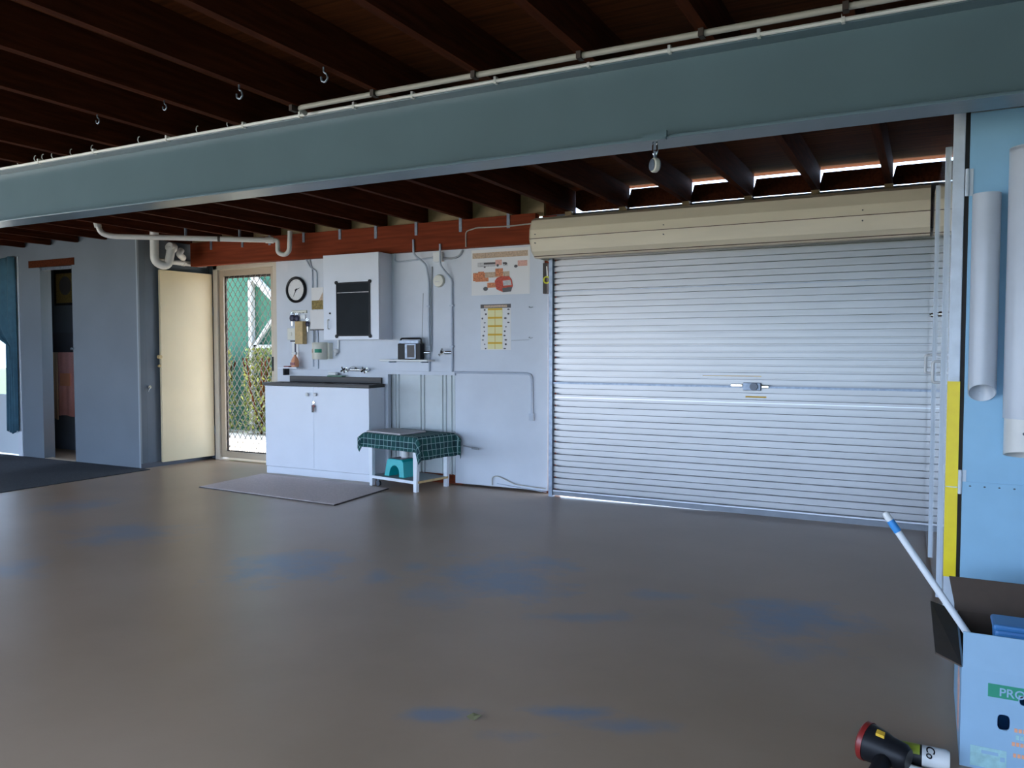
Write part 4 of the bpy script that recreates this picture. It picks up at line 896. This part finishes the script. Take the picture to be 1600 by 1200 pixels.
# ------------------------------------------------------------------ cardboard box with stick
BX0, BX1, BY0, BY1, BH = .112, .64, 2.82, 3.44, .312
t = thing('cardboard_box', ((BX0+BX1)/2, (BY0+BY1)/2, 0), 'white printed cardboard box with raised flaps on the floor at right', 'box')
th = .006
# front wall with two hand holes cut through
def wall_with_holes(x0, x1, z0, z1, y0, y1, holes):
    b = BM(); n = 20
    loops = [[(x0, z0), (x1, z0), (x1, z1), (x0, z1)]]
    for (hx, hz, rx, rz) in holes: loops.append([(hx+math.copysign(abs(math.cos(a))**.6, math.cos(a))*rx, hz+math.copysign(abs(math.sin(a))**.6, math.sin(a))*rz) for a in [2*math.pi*i/n for i in range(n)]])
    for y in (y0, y1):
        E = []
        for lp in loops:
            vs = [b.verts.new((x, y, z)) for x, z in lp]
            E += [b.edges.new((vs[i], vs[(i+1) % len(vs)])) for i in range(len(vs))]
        bmesh.ops.triangle_fill(b, use_beauty=True, edges=E)
    for lp in loops:
        a = [b.verts.new((x, y0, z)) for x, z in lp]; c = [b.verts.new((x, y1, z)) for x, z in lp]
        for i in range(len(lp)): b.faces.new((a[i], a[(i+1) % len(lp)], c[(i+1) % len(lp)], c[i]))
    bmesh.ops.remove_doubles(b, verts=b.verts[:], dist=1e-5)
    return b
h1, h2 = PY(1568, 1129, BY0), PY(1601, 1096, BY0)
fw = obj('front_wall', wall_with_holes(BX0, BX1, 0, BH, BY0, BY0+th, [(h1.x, h1.z, .0165, .024), (h2.x+.005, h2.z, .018, .015)]), 'boxskytint', t)
obj('back_wall', bx(BM(), BX0, BX1, BY1-th, BY1, 0, BH), 'boxbrown', t); obj('side_wall', bx(BM(), BX0, BX0+th, BY0+th, BY1-th, 0, BH), 'boxskytint', t); obj('side_wall', bx(BM(), BX1-th, BX1, BY0+th, BY1-th, 0, BH), 'boxskytint', t)
obj('base', bx(BM(), BX0+th, BX1-th, BY0+th, BY1-th, 0, .005), 'boxbrown', t)
obj('lining', bx(BM(), BX0+th+.001, BX1-th-.001, BY0+th+.001, BY0+th+.003, .24, BH-.002), 'boxbrown', t)
obj('front_flap', hexa(BM(), [(BX0+.003, BY0, BH), (BX1, BY0, BH), (BX1, BY0+.005, BH), (BX0+.003, BY0+.005, BH), (BX0+.003, BY0+.012, BH+.108), (BX1, BY0+.012, BH+.108), (BX1, BY0+.017, BH+.108), (BX0+.003, BY0+.017, BH+.108)]), 'boxskytint', t)
obj('back_flap', hexa(BM(), [(BX0, BY1-.005, BH), (BX1, BY1-.005, BH), (BX1, BY1, BH), (BX0, BY1, BH), (BX0-.024, BY1+.03, BH+.118), (BX1, BY1+.03, BH+.118), (BX1, BY1+.035, BH+.118), (BX0-.024, BY1+.035, BH+.118)]), 'boxbrown', t)
fa, fb = Vector((BX0, BY0+.01, BH)), Vector((BX0, BY1-.01, BH))
obj('side_flap', hexa(BM(), [fa, fb, fb+Vector((0, 0, -.005)), fa+Vector((0, 0, -.005)), fa+Vector((-.072, .06, .010)), fb+Vector((-.085, -.02, .03)), fb+Vector((-.086, -.02, .025)), fa+Vector((-.073, .06, .005))]), 'boxbrown', t)
obj('side_flap', hexa(BM(), [(BX1, BY0+.01, BH), (BX1, BY1-.01, BH), (BX1, BY1-.01, BH-.005), (BX1, BY0+.01, BH-.005), (BX1+.11, BY0+.04, BH-.02), (BX1+.11, BY1-.04, BH-.02), (BX1+.11, BY1-.04, BH-.025), (BX1+.11, BY0+.04, BH-.025)]), 'boxbrown', t)
g0, g1 = PY(1544, 1067, BY0), PY(1546, 1088, BY0)
band = obj('printed_band', bx(BM(), g0.x, BX1-.03, BY0-.0008, BY0, g1.z, g0.z), 'green', fw)
bm = BM(); bm.from_mesh(band.data)
bmesh.ops.delete(bm, geom=bm.faces[:]+bm.edges[:]+bm.verts[:], context='VERTS'); o_off = OFF[band.name]
bx(bm, g0.x-o_off.x, h2.x-.016-o_off.x, BY0-.0008-o_off.y, BY0-o_off.y, g1.z-o_off.z, g0.z-o_off.z); bx(bm, h2.x+.028-o_off.x, BX1-.03-o_off.x, BY0-.0008-o_off.y, BY0-o_off.y, g1.z-o_off.z, g0.z-o_off.z)
bx(bm, h2.x-.016-o_off.x, h2.x+.028-o_off.x, BY0-.0008-o_off.y, BY0-o_off.y, h2.z+.0155-o_off.z, g0.z-o_off.z)
bm.to_mesh(band.data); bm.free()
ts = (g0.z-g1.z)
obj('lettering', text_bm('PRO', ts*.88, on_wall(PY(1561, 1070, BY0).x, BY0-.0016, g1.z+ts*.17), .0004), 'boxskytint', fw, label='white capital letters on the green band')
q0, q1 = PY(1516, 1163, BY0), PY(1572, 1200, BY0)
obj('printed_patch', bx(BM(), q0.x, q1.x, BY0-.0008, BY0, q1.z-.012, q0.z), 'palegreen', fw)
b = BM(); bx(b, q0.x+.03, q0.x+.075, BY0-.0014, BY0-.0006, q0.z-.02, q0.z-.010); bx(b, q0.x+.08, q1.x-.004, BY0-.0014, BY0-.0006, q0.z-.035, q0.z-.022); obj('printed_patch', b, 'boxskytint', fw)
b = BM()
for k, (px_, py_, w_) in enumerate(((1585, 1141, .05), (1581, 1162, .06), (1583, 1180, .05))):
    p = PY(px_, py_, BY0)
    for j in range(6): bx(b, p.x+j*.011, p.x+j*.011+.008, BY0-.0008, BY0, p.z-.006, p.z+.006)
obj('printed_lines', b, 'orange', fw)
b = BM(); p = PY(1587, 1152, BY0)
for j in range(6): bx(b, p.x+j*.012, p.x+j*.012+.009, BY0-.0008, BY0, p.z-.007, p.z+.007)
obj('printed_lines', b, 'palegreen', fw)
b = BM(); prism(b, [(2.95, .05), (3.05, .04), (3.08, .20), (3.02, .26), (2.93, .22)], 'x', BX0-.0008, BX0); obj('printed_patch', b, 'print_pink', t)
p0, p1 = PY(1553, 993, 3.05), PY(1596, 993, 3.05)
t = thing('container', ((p0.x+p1.x)/2+.01, 3.1, .005), 'blue plastic container standing inside the white box', 'container')
bxb = BM(); hexa(bxb, [(p0.x+.02, 3.06, .006), (p1.x+.03, 3.06, .006), (p1.x+.03, 3.16, .006), (p0.x+.02, 3.16, .006), (p0.x, 3.05, .375), (p1.x+.04, 3.05, .375), (p1.x+.04, 3.17, .375), (p0.x, 3.17, .375)])
obj('body', bxb, 'blue', t, bevel=.012); obj('lid', bx(BM(), p0.x-.004, p1.x+.045, 3.045, 3.175, .37, .392), 'blue', t, bevel=.008)
# stick leaning out of the box
s0, s1 = Vector((-.12, 3.0, .74)), Vector((.134, 3.0, .363)); dv = (s1-s0).normalized()
t = thing('broom_handle', s0+dv*.88, 'white broom handle with blue tape leaning out of the white box', 'stick')
obj('shaft', tube(BM(), [s0+dv*.005, s0+dv*.88], .0115, 14), 'tpaint', t, smooth=True)
obj('tape', tube(BM(), [s0+dv*.028, s0+dv*.072], .0128, 14), 'bluetape', t, smooth=True, label='blue tape band')
b = BM(); lathe(b, [(0, -.008), (.008, -.006), (.0118, 0), (.0122, .024), (.0118, .028)], s0+dv*.003, dv, 14); obj('end_cap', b, 'white', t, smooth=True)

# torch and spray can on the floor
tc = PZ(1378, 1175, .06)
t = thing('work_torch', (tc.x, tc.y, 0), 'black and red hand torch lying on the floor before the box', 'torch')
hd = Vector((-.93, .36, .08)).normalized()
b = BM(); lathe(b, [(0, -.075), (.030, -.075), (.040, -.06), (.044, -.02), (.050, .0), (.056, .03), (.057, .052), (.050, .060), (0, .060)], (tc.x+.005, tc.y, .072), hd, 28); obj('head', b, 'black', t, smooth=True)
b = BM(); lathe(b, [(.0565, .046), (.0595, .046), (.0600, .060), (.053, .066), (.046, .062)], (tc.x+.005, tc.y, .072), hd, 28); obj('ring', b, 'red', t, smooth=True)
b = BM(); ball(b, (tc.x-.058, tc.y-.012, .052), .012); obj('button', b, 'red', t, smooth=True)
b = BM(); tube(b, [(tc.x+.01, tc.y-.005, .06), (tc.x+.0, tc.y-.07, .045), (tc.x-.02, tc.y-.15, .03)], .026, 14, .03); obj('handle', b, 'black', t, smooth=True)
p = PZ(1374, 1144, .127); b = BM(); hexa(b, [(p.x-.010, p.y-.008, .118), (p.x+.014, p.y-.012, .114), (p.x+.016, p.y+.006, .118), (p.x-.006, p.y+.010, .122), (p.x-.010, p.y-.009, .1265), (p.x+.014, p.y-.013, .1235), (p.x+.016, p.y+.005, .1275), (p.x-.006, p.y+.009, .1315)]); obj('sticker', b, 'print_gold', t, label='yellow sticker')
c0, c1 = PZ(1398, 1172, .034), PZ(1484, 1190, .034); ca = (c1-c0).normalized(); LL = (c1-c0).length
t = thing('spray_can', ((c0+c1)/2).xy.to_3d(), 'spray can with white band and script letters lying by the torch', 'can')
b = BM(); lathe(b, [(0, 0), (.028, 0), (.032, .004), (.032, LL*.5)], c0, ca, 28); obj('body', b, 'black', t, smooth=True)
b = BM(); lathe(b, [(.0322, LL*.06), (.0326, LL*.06), (.0326, LL*.46), (.0322, LL*.46)], c0, ca, 40)
bmesh.ops.delete(b, geom=[f for f in b.faces if f.calc_center_median().z < .048], context='FACES'); obj('leaf_print', b, 'yellowgreen', t, smooth=True)
b = BM(); lathe(b, [(.032, LL*.5), (.0326, LL*.5), (.0326, LL*.93), (.028, LL), (0, LL)], c0, ca, 28); obj('white_band', b, 'white', t, smooth=True, label='white band with black script')
sd = ca.cross(Vector((0, 0, 1))).normalized()        # towards the viewer side
nrm = (sd*.55+Vector((0, 0, .83))).normalized(); yy = nrm.cross(ca)
mw = Matrix((( -yy.x, ca.x, nrm.x, 0), (-yy.y, ca.y, nrm.y, 0), (-yy.z, ca.z, nrm.z, 0), (0, 0, 0, 1)))
mw = Matrix.Translation(c0+ca*(LL*.58)+nrm*.0336+yy*.018) @ mw
obj('lettering', text_bm('Co', .034, mw, .0006, .2), 'black', t, label='black script letters')
w0, w1 = PZ(1398, 1182, .02), PZ(1450, 1204, .02)
o = obj('white_tube', tube(BM(), [w0.xy.to_3d()+Vector((.02, -.025, .0105)), w1.xy.to_3d()+Vector((.02, -.005, .0105))], .0105, 12), 'white', smooth=True); tag(o, 'thin white tube lying in front of the spray can', 'tube')
p = PZ(740, 1124); b = BM()
lf = [b.verts.new((p.x+dx, p.y+dy, dz)) for dx, dy, dz in ((-.026, -.004, .006), (-.008, .012, .016), (.018, .014, .012), (.030, .004, .020), (.012, -.012, .004), (-.010, -.012, .003))]
cv = b.verts.new((p.x, p.y, .010))
for i in range(6): b.faces.new((lf[i], lf[(i+1) % 6], cv))
o = obj('dry_leaf', b, 'leafdry'); tag(o, 'curled dry leaf lying alone on the open floor', 'leaf'); md = o.modifiers.new('thickness', 'SOLIDIFY'); md.thickness = .002

# ------------------------------------------------------------------ yard seen through the screen door
FY = 9.6
t = thing('shade_fence', (-10, FY, -.03), 'green shade cloth screen with white posts outside the door', 'fence')
obj('cloth', bx(BM(), -14.5, -5, FY, FY+.02, -.03, 3.1), 'mesh_green', t)
for X in (-12.2, -9.72, -7.6): obj('post', bx(BM(), X-.035, X+.035, FY-.10, FY-.02, -.03, 2.42), 'fencewhite', t)
b = BM(); hexa(b, [(-9.70, FY-.09, 2.3+.14), (-8.7, FY-.09, 1.45+.14), (-8.7, FY-.04, 1.45+.14), (-9.70, FY-.04, 2.3+.14), (-9.70, FY-.09, 2.44+.14), (-8.7, FY-.09, 1.6+.14), (-8.7, FY-.04, 1.6+.14), (-9.70, FY-.04, 2.44+.14)]); obj('brace', b, 'fencewhite', t)
b = BM(); hexa(b, [(-9.66, FY-.09, 1.30), (-9.05, FY-.09, 1.98), (-9.05, FY-.04, 1.98), (-9.66, FY-.04, 1.30), (-9.66, FY-.09, 1.38), (-9.05, FY-.09, 2.06), (-9.05, FY-.04, 2.06), (-9.66, FY-.04, 1.38)]); obj('brace', b, 'fencewhite', t)
obj('rail', bx(BM(), -9.68, -5, FY-.09, FY-.04, 1.32, 1.38), 'fencewhite', t)
def shrub(cx, cy, rx, rz, n, lab, seed):
    random.seed(seed); t = thing('shrub', (cx, cy, -.03), lab, 'shrub')
    b = BM()
    for _ in range(n):
        a = random.random()*6.283; h = random.random(); rr = rx*math.sqrt(random.random())*(1-.3*h)
        p = Vector((cx+rr*math.cos(a), cy+rr*.45*math.sin(a), .0+h*rz)); d = Vector((random.uniform(-1, 1), random.uniform(-1, 1), random.uniform(-.3, 1))).normalized()
        s_ = d.cross(Vector((0, 0, 1))).normalized(); l_ = random.uniform(.05, .11)
        v = [b.verts.new(q) for q in (p, p+d*l_*.5+s_*l_*.22, p+d*l_, p+d*l_*.5-s_*l_*.22)]; b.faces.new(v)
    obj('leaves', b, 'leaf', t)
    b = BM()
    for _ in range(7):
        a = random.random()*6.283; tube(b, [(cx, cy, -.03), (cx+rx*.4*math.cos(a), cy+.2*math.sin(a), rz*.5), (cx+rx*.7*math.cos(a), cy+.3*math.sin(a), rz*.9)], .012, 5)
    obj('stems', b, 'joist', t)
shrub(-10.25, 9.28, .45, 1.25, 2200, 'leafy green shrub outside the screen door at left', 1)
shrub(-9.25, 9.25, .42, 1.30, 2200, 'leafy green shrub outside the screen door at right', 2)
o = obj('added_awning', bx(BM(), -7.8, -6.0, 6.87, 7.75, 2.50, 2.54), 'siding'); o['kind'] = 'structure'; o.name = 'added_sun_shield'  # unseen awning, added to keep direct sun off the floor inside

# ------------------------------------------------------------------ light
sun = bpy.data.lights.new('sun', 'SUN'); sun.energy = 9.0; sun.angle = R(.53); sun.color = (1, .93, .82)
so = bpy.data.objects.new('sun', sun); COL.objects.link(so)
d = Vector((.12, -.30, -1)).normalized(); so.rotation_euler = d.to_track_quat('-Z', 'Y').to_euler(); so.location = (0, 9, 12)
w = bpy.data.worlds.new('sky'); S.world = w; w.use_nodes = True; nt = w.node_tree
bg = nt.nodes['Background']; bg.inputs['Color'].default_value = (.52, .68, .95, 1); bg.inputs['Strength'].default_value = 2.6
S.view_settings.view_transform = 'Standard'; S.view_settings.look = 'None'; S.view_settings.gamma = 1; S.view_settings.use_curve_mapping = False
S.view_settings.exposure = 1.65
S.cycles.use_denoising = True
S.cycles.max_bounces = 10; S.cycles.diffuse_bounces = 6
